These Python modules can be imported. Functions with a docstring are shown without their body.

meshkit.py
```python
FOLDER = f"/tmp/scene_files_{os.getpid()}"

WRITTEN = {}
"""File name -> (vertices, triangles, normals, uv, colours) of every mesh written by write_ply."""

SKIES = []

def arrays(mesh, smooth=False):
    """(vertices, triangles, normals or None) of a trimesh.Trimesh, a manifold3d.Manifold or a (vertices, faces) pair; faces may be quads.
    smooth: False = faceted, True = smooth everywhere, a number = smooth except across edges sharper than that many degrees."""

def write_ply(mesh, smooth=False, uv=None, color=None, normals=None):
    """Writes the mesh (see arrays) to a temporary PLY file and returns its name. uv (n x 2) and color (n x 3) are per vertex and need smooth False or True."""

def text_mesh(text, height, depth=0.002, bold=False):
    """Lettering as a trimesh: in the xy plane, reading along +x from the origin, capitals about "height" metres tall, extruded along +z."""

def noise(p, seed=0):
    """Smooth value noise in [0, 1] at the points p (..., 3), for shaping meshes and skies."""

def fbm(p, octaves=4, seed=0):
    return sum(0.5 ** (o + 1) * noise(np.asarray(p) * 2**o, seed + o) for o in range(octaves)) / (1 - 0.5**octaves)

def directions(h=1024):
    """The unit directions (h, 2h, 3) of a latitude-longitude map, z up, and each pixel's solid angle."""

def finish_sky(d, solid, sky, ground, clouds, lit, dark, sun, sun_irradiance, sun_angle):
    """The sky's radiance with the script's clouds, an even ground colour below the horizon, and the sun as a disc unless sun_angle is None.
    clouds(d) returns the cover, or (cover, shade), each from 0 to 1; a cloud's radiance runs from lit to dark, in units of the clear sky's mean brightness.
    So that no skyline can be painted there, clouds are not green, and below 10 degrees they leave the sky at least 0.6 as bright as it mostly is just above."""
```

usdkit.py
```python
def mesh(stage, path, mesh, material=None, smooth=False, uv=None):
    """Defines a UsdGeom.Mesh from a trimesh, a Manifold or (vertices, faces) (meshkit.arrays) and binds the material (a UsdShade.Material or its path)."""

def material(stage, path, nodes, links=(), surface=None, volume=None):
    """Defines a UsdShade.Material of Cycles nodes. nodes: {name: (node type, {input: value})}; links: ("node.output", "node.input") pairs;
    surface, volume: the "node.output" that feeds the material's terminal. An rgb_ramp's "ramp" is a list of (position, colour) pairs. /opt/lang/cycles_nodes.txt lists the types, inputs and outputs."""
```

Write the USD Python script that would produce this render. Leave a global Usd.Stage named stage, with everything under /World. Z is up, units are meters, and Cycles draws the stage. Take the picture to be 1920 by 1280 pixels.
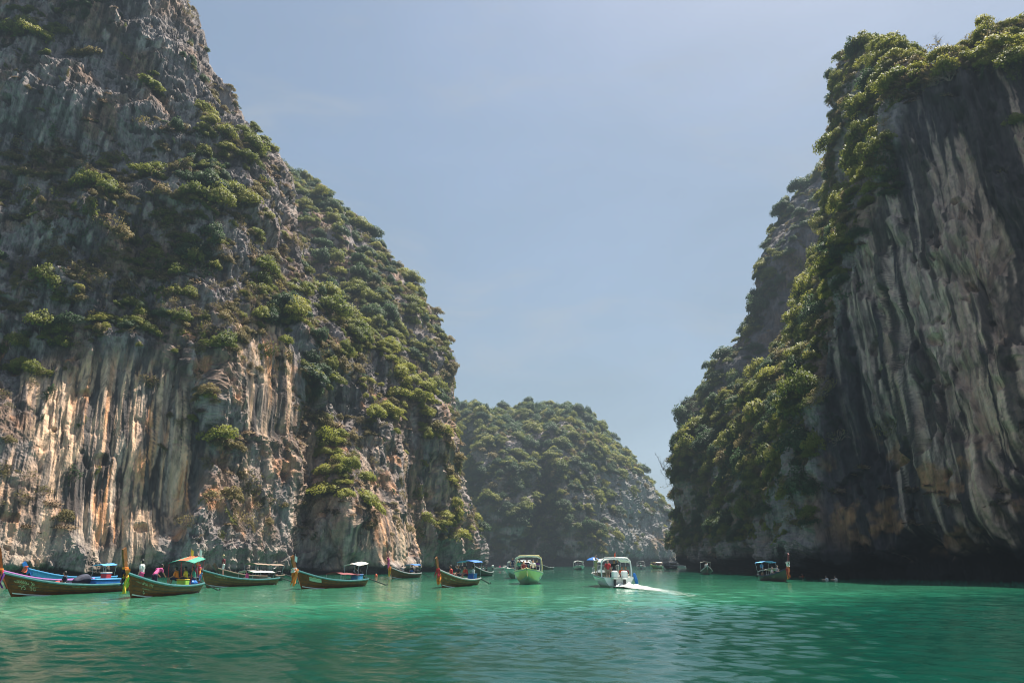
import math, random, sys
sys.path.insert(0, "/opt/lang")
import numpy as np, trimesh, manifold3d, usdkit, meshkit
from scipy.interpolate import PchipInterpolator
from pxr import Usd, UsdGeom, UsdLux, UsdShade, Gf, Sdf, Vt

stage = Usd.Stage.CreateInMemory()
UsdGeom.SetStageUpAxis(stage, "Z"); UsdGeom.SetStageMetersPerUnit(stage, 1.0)
UsdGeom.Xform.Define(stage, "/World"); UsdGeom.Scope.Define(stage, "/World/Looks")

# ---------------------------------------------------------------- camera, sky, sun, exposure
EYE = np.array([0.0, 0.0, 2.1]); FPX = 1450.0; PITCH = math.atan(414 / FPX)
cam = UsdGeom.Camera.Define(stage, "/World/camera")
cam.CreateHorizontalApertureAttr(36.0); cam.CreateFocalLengthAttr(36.0 * FPX / 1920); cam.CreateFStopAttr(0.0)
cam.CreateClippingRangeAttr((0.1, 20000.0)); cam.CreateExposureAttr(1.44)
cam.AddTranslateOp().Set(Gf.Vec3d(*EYE)); cam.AddRotateXOp().Set(90 + math.degrees(PITCH))
SUN_AZ, SUN_EL = math.radians(34), math.radians(60)
SKY_STRENGTH, SUN_INTENSITY = 0.058, 1.05
HAZE, HAZE_TOP = 0.00017, 240.0

# the air's haze already whitens the sky; a few thin clouds are mixed in
sky_mat = usdkit.material(stage, "/World/Looks/sky_light", {
    "sky": ("sky_texture", {"sky_type": "single_scattering", "sun_disc": False, "sun_elevation": SUN_EL, "sun_rotation": SUN_AZ,
                            "altitude": 0.0, "air_density": 1.0, "aerosol_density": 1.3, "ozone_density": 1.0}),
    # a thin, even veil of high cloud, thicker to the eye towards the horizon
    "tc": ("texture_coordinate", {}), "xyz": ("separate_xyz", {}), "thick": ("map_range", {"from_min": 0.0, "from_max": 0.75, "to_min": 0.88, "to_max": 0.44, "clamp": True}),
    "cm": ("mapping", {"scale": (1.0, 1.0, 2.6)}), "cn": ("noise_texture", {"scale": 2.9, "detail": 6.0, "roughness": 0.55, "distortion": 0.4}), "cv": ("math", {"math_type": "multiply_add", "value2": 0.34, "value3": -0.17}), "fac": ("math", {"math_type": "add", "use_clamp": True}),
    "veil": ("mix_color", {"b": (1.50, 2.00, 2.42), "use_clamp": False}),
    "wm": ("mapping", {"scale": (1.0, 1.0, 3.4), "location": (0.3, 0.1, 0.2)}), "wn": ("noise_texture", {"scale": 3.6, "detail": 7.0, "roughness": 0.58, "distortion": 0.6}), "wr": ("map_range", {"range_type": "smoothstep", "from_min": 0.46, "from_max": 0.74, "to_min": 0.0, "to_max": 0.42, "clamp": True}),
    "wisp": ("mix_color", {"b": (2.9, 3.15, 3.4), "use_clamp": False}),
    "bg": ("background_shader", {"strength": SKY_STRENGTH})},
    [("sky.color", "veil.a"), ("tc.generated", "xyz.vector"), ("xyz.z", "thick.value"), ("tc.generated", "cm.vector"), ("cm.vector", "cn.vector"), ("cn.fac", "cv.value1"), ("thick.result", "fac.value1"), ("cv.value", "fac.value2"), ("fac.value", "veil.fac"), ("tc.generated", "wm.vector"), ("wm.vector", "wn.vector"), ("wn.fac", "wr.value"), ("veil.result", "wisp.a"), ("wr.result", "wisp.fac"), ("wisp.result", "bg.color")], surface="bg.background")
dome = UsdLux.DomeLight.Define(stage, "/World/sky")
UsdShade.MaterialBindingAPI.Apply(dome.GetPrim()).Bind(sky_mat)
sun = UsdLux.DistantLight.Define(stage, "/World/sun")
sun.CreateNormalizeAttr(True); sun.CreateIntensityAttr(SUN_INTENSITY); sun.CreateAngleAttr(0.5); sun.CreateColorAttr(Gf.Vec3f(1.0, 0.93, 0.82))
SUN = np.array([math.sin(SUN_AZ) * math.cos(SUN_EL), math.cos(SUN_AZ) * math.cos(SUN_EL), math.sin(SUN_EL)])
sun.AddRotateZOp().Set(-math.degrees(SUN_AZ)); sun.AddRotateXOp().Set(-(90 - math.degrees(SUN_EL)))

# ---------------------------------------------------------------- helpers
_used = {}
def numbered(name, parent="/World"):
    key = f"{parent}/{name}"; n = _used.get(key, 0); _used[key] = n + 1
    return name if n == 0 else f"{name}_{n:03d}"

def tag(prim, label=None, category=None, group=None, kind=None):
    p = prim.GetPrim() if hasattr(prim, "GetPrim") else prim
    for k, v in (("label", label), ("category", category), ("group", group), ("kind", kind)):
        if v: p.SetCustomDataByKey(k, v)
    return p

def thing(name, label, category, loc=(0, 0, 0), rotz=0.0, group=None, rotx=0.0, scale=None):
    x = UsdGeom.Xform.Define(stage, "/World/" + numbered(name))
    x.AddTranslateOp().Set(Gf.Vec3d(*map(float, loc))); x.AddRotateZOp().Set(math.degrees(rotz))
    if rotx: x.AddRotateXOp().Set(math.degrees(rotx))
    if scale: x.AddScaleOp().Set(Gf.Vec3f(*([scale] * 3 if np.isscalar(scale) else scale)))
    tag(x, label, category, group)
    return x

def part(name, mesh, mat, parent, smooth=40, label=None):
    if isinstance(mesh, (list, tuple)) and len(mesh) and isinstance(mesh[0], trimesh.Trimesh): mesh = trimesh.util.concatenate(mesh)
    pp = str(parent.GetPath())
    m = usdkit.mesh(stage, f"{pp}/{numbered(name, pp)}", mesh, mat, smooth=smooth)
    if label: tag(m, label)
    return m

def ray(px, py):
    dx, dy = (np.asarray(px, float) - 960) / FPX, (640 - np.asarray(py, float)) / FPX
    c, s = math.cos(PITCH), math.sin(PITCH)
    return np.stack(np.broadcast_arrays(dx, c - s * dy, s + c * dy), -1)
def at(px, py, Y):
    """The point seen at that place of the photograph, Y metres ahead."""
    r = ray(px, py); return EYE + r * (np.asarray(Y, float) / r[..., 1])[..., None]
def on_water(px, py, z=0.0):
    r = ray(px, py); return EYE + r * ((z - EYE[2]) / r[..., 2])[..., None]
def project(p):
    d = np.asarray(p, float) - EYE; c, s = math.cos(PITCH), math.sin(PITCH)
    f = c * d[..., 1] + s * d[..., 2]; u = -s * d[..., 1] + c * d[..., 2]
    f = np.where(np.abs(f) < 1e-6, 1e-6, f)
    return 960 + FPX * d[..., 0] / f, 640 - FPX * u / f, f
def curve(pairs):
    a = np.array(sorted(pairs), float); f = PchipInterpolator(a[:, 0], a[:, 1])
    return lambda x: f(np.clip(x, a[0, 0], a[-1, 0]))
def sstep(a, b, x):
    t = np.clip((np.asarray(x, float) - a) / (b - a), 0, 1); return t * t * (3 - 2 * t)
def fbm(p, o=4, seed=0): return meshkit.fbm(p, o, seed)
def ridged(p, o=4, seed=0):
    s, w, tot = 0, 1.0, 0
    for k in range(o):
        s = s + w * (1 - np.abs(2 * meshkit.noise(np.asarray(p) * 2.03 ** k + 7.1 * k, seed + k) - 1)); tot += w; w *= 0.5
    return s / tot
def blobs(px, py, items):
    """Soft ellipses measured off the photograph: (cx, cy, rx, ry, strength[, tilt])."""
    out = 0
    for it in items:
        cx, cy, rx, ry, st = it[:5]; a = it[5] if len(it) > 5 else 0.0
        dx, dy = px - cx, py - cy
        x = dx * math.cos(a) + dy * math.sin(a); y = -dx * math.sin(a) + dy * math.cos(a)
        out = np.maximum(out, st * sstep(1.25, 0.65, np.sqrt((x / rx) ** 2 + (y / ry) ** 2)))
    return out
def simple(name, color, rough=0.6, metal=0.0, spec=0.5, vary=0.12, scale=3.0, bump=0.0, wear=None):
    """A painted, woven or wooden surface with uneven colour."""
    c = np.array(color, float)
    nodes = {"g": ("texture_coordinate", {}), "n": ("noise_texture", {"scale": scale, "detail": 5.0, "roughness": 0.6}),
             "r": ("rgb_ramp", {"ramp": [(0.25, c * (1 - vary * 1.6)), (0.55, c), (0.8, np.minimum(c * (1 + vary), 0.9))]}),
             "p": ("principled_bsdf", {"roughness": rough, "metallic": metal, "specular_ior_level": spec})}
    links = [("g.object", "n.vector"), ("n.fac", "r.fac"), ("r.color", "p.base_color")]
    if wear is not None:
        nodes["n2"] = ("noise_texture", {"scale": scale * 2.7, "detail": 6.0, "roughness": 0.7})
        nodes["r2"] = ("rgb_ramp", {"ramp": [(0.52, (0, 0, 0)), (0.68, (1, 1, 1))]})
        nodes["mx"] = ("mix_color", {"b": wear})
        links = links[:2] + [("g.object", "n2.vector"), ("n2.fac", "r2.fac"), ("r2.color", "mx.fac"), ("r.color", "mx.a"), ("mx.result", "p.base_color")]
    if bump:
        nodes["b"] = ("bump", {"strength": bump, "distance": 0.02}); links += [("n.fac", "b.height"), ("b.normal", "p.normal")]
    return usdkit.material(stage, "/World/Looks/" + name, nodes, links, surface="p.BSDF")
# ---------------------------------------------------------------- water
def build_water():
    rr = np.concatenate([np.linspace(0.6, 9, 24, endpoint=False), np.geomspace(9, 260, 520), np.geomspace(275, 1500, 24)])
    az = np.radians(np.concatenate([np.linspace(-180, -44, 14, endpoint=False), np.linspace(-44, 44, 560), np.linspace(44, 180, 14)[1:]]))
    R, A = np.meshgrid(rr, az, indexing="ij")
    X, Y = R * np.sin(A), R * np.cos(A)
    rng = np.random.default_rng(5)
    Z = np.zeros_like(X)
    warp = (fbm(np.stack([X / 14, Y / 14, X * 0], -1), 3, 71) - .5) * 9
    gust = 0.55 + 0.9 * sstep(.35, .65, fbm(np.stack([X / 26, Y / 17, X * 0 + 3], -1), 3, 72))
    for lam, amp, n in ((6.5, .007, 4), (3.0, .005, 5), (1.5, .0070, 6), (0.8, .0066, 9), (0.5, .0032, 12), (0.33, .0018, 14)):
        for k in range(n):
            th = rng.normal(-0.25, 0.58); l = lam * rng.uniform(.8, 1.25); ph = rng.uniform(0, 6.28)
            kx, ky = math.cos(th + 1.57) * 6.283 / l, math.sin(th + 1.57) * 6.283 / l
            s = 0.5 + 0.5 * np.sin(kx * X + ky * Y + ph + warp * 6.283 / max(l, 3) * .35)
            Z += amp * (1 - 2 * s ** 1.0) * np.where(l < 3 * np.gradient(rr)[:, None], 0, 1) * sstep(400, 60, R)
    Z *= gust * sstep(0.5, 4, R)
    Z -= 0.0
    v = np.stack([X, Y, Z], -1).reshape(-1, 3); nr, na = R.shape
    i, j = np.meshgrid(np.arange(nr - 1), np.arange(na - 1), indexing="ij")
    q = np.stack([i * na + j, (i) * na + j + 1, (i + 1) * na + j + 1, (i + 1) * na + j], -1).reshape(-1, 4)
    q = q[:, ::-1]
    c = len(v); v = np.vstack([v, [[0, 0, 0]]])
    fan = np.array([[c, j + 1, j] for j in range(na - 1)])
    f = np.vstack([q[:, [0, 1, 2]], q[:, [0, 2, 3]], fan])
    mat = usdkit.material(stage, "/World/Looks/lagoon_water", {
        "g": ("geometry", {}), "s": ("separate_xyz", {}),
        # sandy shallows along the left shore, deep channel to the right and towards the viewer
        "mp": ("mapping", {"scale": (0.018, 0.03, 1.0)}), "n": ("noise_texture", {"scale": 1.0, "detail": 3.0}),
        "nx": ("math", {"math_type": "multiply_add", "value2": 30.0, "value3": -15.0}),
        "yy": ("math", {"math_type": "add"}),
        "xr": ("math", {"math_type": "multiply", "value2": -0.60}), "sum": ("math", {"math_type": "add"}),
        "sh": ("map_range", {"range_type": "smoothstep", "from_min": 21.0, "from_max": 50.0, "to_min": 0.0, "to_max": 1.0, "clamp": True}),
        "r": ("rgb_ramp", {"ramp": [(0.0, (0.0004, 0.040, 0.027)), (0.35, (0.002, 0.070, 0.044)), (0.7, (0.016, 0.150, 0.086)), (1.0, (0.036, 0.205, 0.118))]}),
        "off": ("map_range", {"range_type": "smoothstep", "from_min": 82.0, "from_max": 112.0, "to_min": 1.0, "to_max": 0.5, "clamp": True}), "shm": ("math", {"math_type": "multiply"}),
        "m1": ("mapping", {"scale": (0.9, 1.5, 1.0), "rotation": (0, 0, 0.4)}), "n1": ("noise_texture", {"scale": 4.2, "detail": 4.0, "roughness": 0.6}),
        "b": ("bump", {"strength": 0.34, "distance": 0.04}),
        "p": ("principled_bsdf", {"roughness": 0.035, "ior": 1.33, "specular_ior_level": 0.5})},
        [("g.position", "s.vector"), ("g.position", "mp.vector"), ("mp.vector", "n.vector"), ("n.fac", "nx.value1"), ("s.y", "yy.value1"), ("nx.value", "yy.value2"),
         ("s.x", "xr.value1"), ("xr.value", "sum.value1"), ("yy.value", "sum.value2"), ("sum.value", "sh.value"), ("s.y", "off.value"), ("sh.result", "shm.value1"), ("off.result", "shm.value2"), ("shm.value", "r.fac"), ("r.color", "p.base_color"),
         ("g.position", "m1.vector"), ("m1.vector", "n1.vector"), ("n1.fac", "b.height"), ("b.normal", "p.normal")], surface="p.BSDF")
    w = usdkit.mesh(stage, "/World/lagoon_water", trimesh.Trimesh(v, f, process=False), mat, smooth=True)
    tag(w, "green lagoon water, pale turquoise shallows turning deep emerald towards the viewer", "water", kind="structure")
build_water()

# ---------------------------------------------------------------- limestone cliffs
rock_mat = usdkit.material(stage, "/World/Looks/limestone", {
    "a": ("attribute", {"attribute": "albedo"}), "g": ("geometry", {}),
    "mp": ("mapping", {"scale": (1.0, 1.0, 0.22)}), "n": ("noise_texture", {"scale": 1.1, "detail": 8.0, "roughness": 0.68}),
    "r": ("rgb_ramp", {"ramp": [(0.32, (0.38, 0.38, 0.40)), (0.5, (1, 1, 1)), (0.72, (1.55, 1.45, 1.32))]}),
    "m": ("mix_color", {"blend_type": "multiply", "fac": 1.0, "use_clamp": False}),
    "n2": ("noise_texture", {"scale": 1.4, "detail": 9.0, "roughness": 0.7}),
    "b": ("bump", {"strength": 1.0, "distance": 0.35}),
    "p": ("principled_bsdf", {"roughness": 0.9, "specular_ior_level": 0.25})},
    [("g.position", "mp.vector"), ("mp.vector", "n.vector"), ("n.fac", "r.fac"), ("a.color", "m.a"), ("r.color", "m.b"), ("m.result", "p.base_color"),
     ("g.position", "n2.vector"), ("n2.fac", "b.height"), ("b.normal", "p.normal")], surface="p.BSDF")

def mixc(a, b, t):
    t = np.asarray(t)[..., None]; return np.asarray(a) * (1 - t) + np.asarray(b) * t

class Cliff: pass
def cliff(name, label, PX, PY, Y, wrap_side, relief, paint, wrap_dir=None, back=60.0, seed=0, notch=3.0, notch_h=4.5, wrap=90.0, pull=None):
    """A cliff from control surfaces PX, PY, Y (rows from foot to rim, columns along it), relief added along its normals,
    wrapped round behind its free end and closed by a back slope."""
    P = at(PX, PY, Y)                                           # (rows, cols, 3)
    nv, nt = PX.shape
    def wrap_cols(P, end):
        edge = P[:, -1] if end > 0 else P[:, 0]
        d = (edge - EYE) * [1, 1, 0]; d /= np.linalg.norm(d, axis=1, keepdims=True)
        a = math.radians(24) * (1 if end > 0 else -1)           # turn behind the massif
        d = np.stack([d[:, 0] * math.cos(a) - d[:, 1] * math.sin(a), d[:, 0] * math.sin(a) + d[:, 1] * math.cos(a), 0 * a + d[:, 2]], 1)
        s = wrap * np.linspace(0, 1, 13)[1:] ** 1.4
        return edge[:, None] + d[:, None] * s[None, :, None]
    if wrap_side > 0: P = np.concatenate([P, wrap_cols(P, 1)], 1)
    if wrap_side < 0: P = np.concatenate([wrap_cols(P, -1)[:, ::-1], P], 1)
    if back:                                                    # slope behind the rim
        top = P[-1]; d = (top - EYE) * [1, 1, 0]; d /= np.linalg.norm(d, axis=1, keepdims=True)
        s = back * np.linspace(0, 1, 11)[1:] ** 1.5
        P = np.concatenate([P, top[None] + d[None] * s[:, None, None] - np.array([0, 0, 1.0]) * (s ** 1.25 * .18)[:, None, None]], 0)
    def normals(P):
        n = np.cross(np.gradient(P, axis=1), np.gradient(P, axis=0)); return n / np.maximum(np.linalg.norm(n, axis=2, keepdims=True), 1e-9)
    N = normals(P)
    if (N[nv // 2, P.shape[1] // 2] * (EYE - P[nv // 2, P.shape[1] // 2])).sum() < 0: N = -N; flip = True
    else: flip = False
    px, py, _ = project(P)
    P = P + N * relief(P, px, py)[..., None]
    z = P[..., 2]
    Nh = N * [1, 1, 0]; Nh = Nh / np.maximum(np.linalg.norm(Nh, axis=2, keepdims=True), .2)
    lip = notch_h * (.35 + 1.3 * sstep(.25, .75, fbm(np.stack([P[..., 0] / 5, P[..., 1] / 5, 0 * z], -1), 4, seed + 90)))
    P = P - Nh * (notch * sstep(0, 1, np.clip((lip - z) / (lip * .55), 0, 1)))[..., None]
    N2 = normals(P) * (-1 if flip else 1)
    px, py, dep = project(P)
    alb = np.clip(paint(P, N2, px, py), 0.012, .75)
    nr, nc = P.shape[:2]
    i, j = np.meshgrid(np.arange(nr - 1), np.arange(nc - 1), indexing="ij")
    q = np.stack([i * nc + j, i * nc + j + 1, (i + 1) * nc + j + 1, (i + 1) * nc + j], -1).reshape(-1, 4)
    if flip: q = q[:, ::-1]
    v = P.reshape(-1, 3); f = np.vstack([q[:, [0, 1, 2]], q[:, [0, 2, 3]]])
    m = usdkit.mesh(stage, "/World/" + name, trimesh.Trimesh(v, f, process=False), rock_mat, smooth=False)
    UsdGeom.PrimvarsAPI(m).CreatePrimvar("albedo", Sdf.ValueTypeNames.Color3fArray, "vertex").Set(Vt.Vec3fArray.FromNumpy(alb.reshape(-1, 3).astype(np.float32)))
    tag(m, label, "cliff", kind="structure")
    c = Cliff(); c.P, c.N, c.px, c.py, c.dep, c.name = P, N2, px, py, dep, name
    da = np.linalg.norm(np.cross(np.gradient(P, axis=0), np.gradient(P, axis=1)), axis=2); c.area = da
    return c

def crags(p, o=6, seed=0, gain=.62):
    s, w, tot = 0, 1.0, 0
    for k in range(o):
        n = meshkit.noise(np.asarray(p) * 2.1 ** k + 3.7 * k, seed + k); s = s + w * np.abs(2 * n - 1); tot += w; w *= gain
    return s / tot
def st(p, sxy, sz): return np.stack([p[..., 0] / sxy, p[..., 1] / sxy, p[..., 2] / sz], -1)
def along(p, t, k):
    """Coordinates running along a wall (direction t), so that flutes and streaks run down it; they lean by k."""
    return np.stack([p[..., 0] * t[0] + p[..., 1] * t[1] + k * p[..., 2] + .45 * (meshkit.noise(p / [7.0, 7.0, 11.0], 7) - .5), .10 * (p[..., 1] * t[0] - p[..., 0] * t[1]), p[..., 2]], -1)
T_L1, T_L2, T_R1 = (.75, .66), (.62, .78), (.59, -.81)

GREY, DARK, CREAM, ORANGE, BROWN = np.array([.205, .176, .172]), np.array([.036, .032, .035]), np.array([.64, .43, .29]), np.array([.62, .27, .11]), np.array([.21, .125, .080])

# --- left cliff, the near massif
noseL1 = curve([(-350, 150), (-200, 215), (0, 338), (60, 360), (125, 390), (200, 440), (280, 497), (340, 528), (420, 545), (480, 562), (545, 612), (610, 668), (690, 738), (750, 792), (830, 826), (950, 848), (1045, 862), (1140, 866)])
def left_near():
    v = np.concatenate([np.linspace(1135, 1000, 80, endpoint=False), np.linspace(1000, -30, 500, endpoint=False), np.linspace(-30, -340, 50)])
    t = np.concatenate([np.linspace(0, .3, 50, endpoint=False), np.linspace(.3, 1, 520)])
    PY, T = np.meshgrid(v, t, indexing="ij")
    PX = -450 + (noseL1(PY) + 450) * T
    base = np.interp(PX, [-450, 0, 350, 600, 860], [103, 108, 120, 142, 178])
    lean = curve([(1135, 0), (1060, 0), (900, 7), (760, 13), (690, 16), (600, 22), (480, 27), (380, 30), (250, 38), (0, 52), (-350, 80)])(PY)
    s = np.clip((T - .8) / .2, 0, 1)
    Y = base + lean + 24 * (1 - np.sqrt(1 - .97 * s * s))
    # gullies and buttresses read off the photograph
    Y += 7 * blobs(PX, PY, [(690, 720, 60, 300, .6, .45)]) - 2 * blobs(PX, PY, [(430, 860, 120, 220, 1)]) + 2.5 * blobs(PX, PY, [(340, 820, 46, 190, 1, .1)]) 
    Y += 6 * blobs(PX, PY, [(575, 860, 30, 170, 1)]) - 6 * blobs(PX, PY, [(690, 900, 70, 200, 1)])
    pale = lambda px, py: np.maximum(blobs(px, py, [(230, 850, 165, 185, 1, .12), (90, 760, 80, 90, .7), (60, 930, 110, 140, .45), (500, 730, 60, 110, .7), (480, 660, 60, 80, .5), (720, 1010, 80, 50, .55), (240, 1020, 60, 50, .8)]),
                                     .35 * blobs(px, py, [(600, 930, 260, 130, 1), (860, 850, 40, 200, 1)]))
    def relief(p, px, py):
        q = along(p, T_L1, -.10)
        big = (meshkit.noise(st(p, 26, 34), 1) - .5) * 8 + (fbm(st(p, 12, 17), 2, 2) - .5) * 7 * (1 - .85 * sstep(.15, .6, pale(px, py)))
        flute = (ridged(st(q, 2.4, 34), 5, 2) - .5) * 1.6 + (ridged(st(q, 1.0, 12), 2, 6) - .5) * .6
        crag = (crags(st(p, 7, 17), 6, 3) - .5) * -6.0
        w = sstep(.15, .6, pale(px, py))
        ledge = (np.abs(((p[..., 2] + 6 * fbm(st(p, 18, 18), 3, 4)) / 17) % 1 - .5) - .25) * .9 * (1 - w)
        crack = -.7 * sstep(.84, .93, ridged(st(p, 6, 10), 3, 26)) * (1 - .6 * w)
        hole = -2.4 * (1 - .6 * w) * sstep(.70, .8, fbm(st(p, 2.6, 4.2), 3, 5))
        return big + flute * (.5 + .7 * w) + crag * (1 - .93 * w) + ledge + hole + crack
    def paint(p, n, px, py):
        q = along(p, T_L1, -.10)
        w = sstep(.1, .75, pale(px, py) + (fbm(st(q, 2.2, 26), 4, 11) - .5) * .9)
        streak = fbm(st(q, 1.25, 34), 4, 12); fine = fbm(st(q, .7, 14), 3, 13); patch = fbm(st(p, 7, 12), 4, 14)
        c = mixc(GREY * (.62 + 1.0 * fine[..., None]), BROWN * 1.1, sstep(.5, .66, patch) * .75)
        c = mixc(c, DARK, sstep(.50, .62, streak) * .7)
        c = mixc(c, DARK, sstep(.55, .66, fbm(st(p, .9, 1.6), 3, 22)) * .6 * (1 - .5 * w))
        c = mixc(c, np.array([.40, .35, .32]), sstep(.60, .70, fbm(st(q, 1.6, 9), 4, 15)) * .6)
        c = mixc(c, ORANGE, sstep(.62, .72, fbm(st(p, 4, 6), 4, 16)) * .55 * sstep(300, 800, py))
        pl = mixc(CREAM, ORANGE, sstep(.46, .68, fbm(st(q, 2.6, 20), 4, 17)) * .85)
        pl = mixc(pl, np.array([.34, .30, .27]), sstep(.5, .58, fbm(st(q, .9, 30), 3, 18)) * .65)
        pl = mixc(pl, DARK, sstep(.52, .55, fbm(st(q, 1.25, 26), 5, 19)) * .93)
        pl = mixc(pl, np.array([.10, .09, .085]), sstep(.54, .57, fbm(st(q, .5, 13), 3, 24)) * .75)
        pl = mixc(pl, CREAM * 1.1, sstep(.56, .60, fbm(st(q, .6, 18), 3, 25)) * .6)
        c = mixc(c, DARK, sstep(.84, .92, ridged(st(p, 6, 10), 3, 26)) * .75)
        c = mixc(c, pl, w)
        c = mixc(c, np.array([.40, .34, .28]), sstep(9, 3.5, p[..., 2]) * sstep(.35, .6, fbm(st(p, 3, 3), 3, 20)) * .55)
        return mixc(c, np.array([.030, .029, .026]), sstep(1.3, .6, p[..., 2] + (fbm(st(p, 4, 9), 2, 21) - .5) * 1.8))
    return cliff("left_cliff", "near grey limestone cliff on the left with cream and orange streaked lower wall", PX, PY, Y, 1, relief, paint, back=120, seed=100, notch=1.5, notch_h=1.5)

# --- left cliff, the ridge behind it
noseL2 = curve([(333, 500), (343, 540), (360, 590), (430, 668), (508, 745), (566, 792), (615, 818), (680, 836), (720, 846), (830, 859), (900, 874), (1000, 886), (1050, 891), (1140, 893)])
def left_far():
    v = np.concatenate([np.linspace(1110, 420, 300, endpoint=False), np.linspace(420, 336, 70)]); t = np.linspace(0, 1, 250)
    PY, T = np.meshgrid(v, t, indexing="ij")
    PX = 440 + (noseL2(PY) - 440) * T
    base = np.interp(PX, [440, 700, 900], [205, 222, 262])
    lean = curve([(1110, 0), (1000, 0), (800, 4), (690, 10), (560, 36), (420, 78), (322, 120)])(PY)
    s = np.clip((T - .72) / .28, 0, 1)
    Y = base + lean + 30 * (1 - np.sqrt(1 - .98 * s * s))
    def relief(p, px, py):
        q = along(p, T_L2, -.05)
        return (fbm(st(p, 30, 36), 3, 31) - .5) * 15 + (ridged(st(q, 4.5, 36), 3, 32) - .5) * 3.0 + (crags(st(p, 9, 13), 6, 33) - .5) * -6.5
    def paint(p, n, px, py):
        q = along(p, T_L2, -.05); fine = fbm(st(q, 1.2, 16), 3, 36); patch = fbm(st(p, 8, 14), 4, 34)
        c = mixc(GREY * (.75 + .9 * fine[..., None]), BROWN * 1.2, sstep(.48, .62, patch) * .8)
        c = mixc(c, DARK, sstep(.52, .66, fbm(st(q, 1.8, 34), 4, 35)) * .5)
        c = mixc(c, np.array([.36, .29, .22]), sstep(.55, .7, fbm(st(q, 3, 18), 4, 37)) * .6 * blobs(px, py, [(860, 870, 50, 260, 1), (690, 600, 40, 90, 1)]))
        return mixc(c, np.array([.03, .03, .028]), sstep(3, 1.8, p[..., 2]))
    return cliff("left_ridge", "higher green ridge rising behind the near left cliff", PX, PY, Y, 1, relief, paint, back=110, seed=200, notch=3, notch_h=4)

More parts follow.
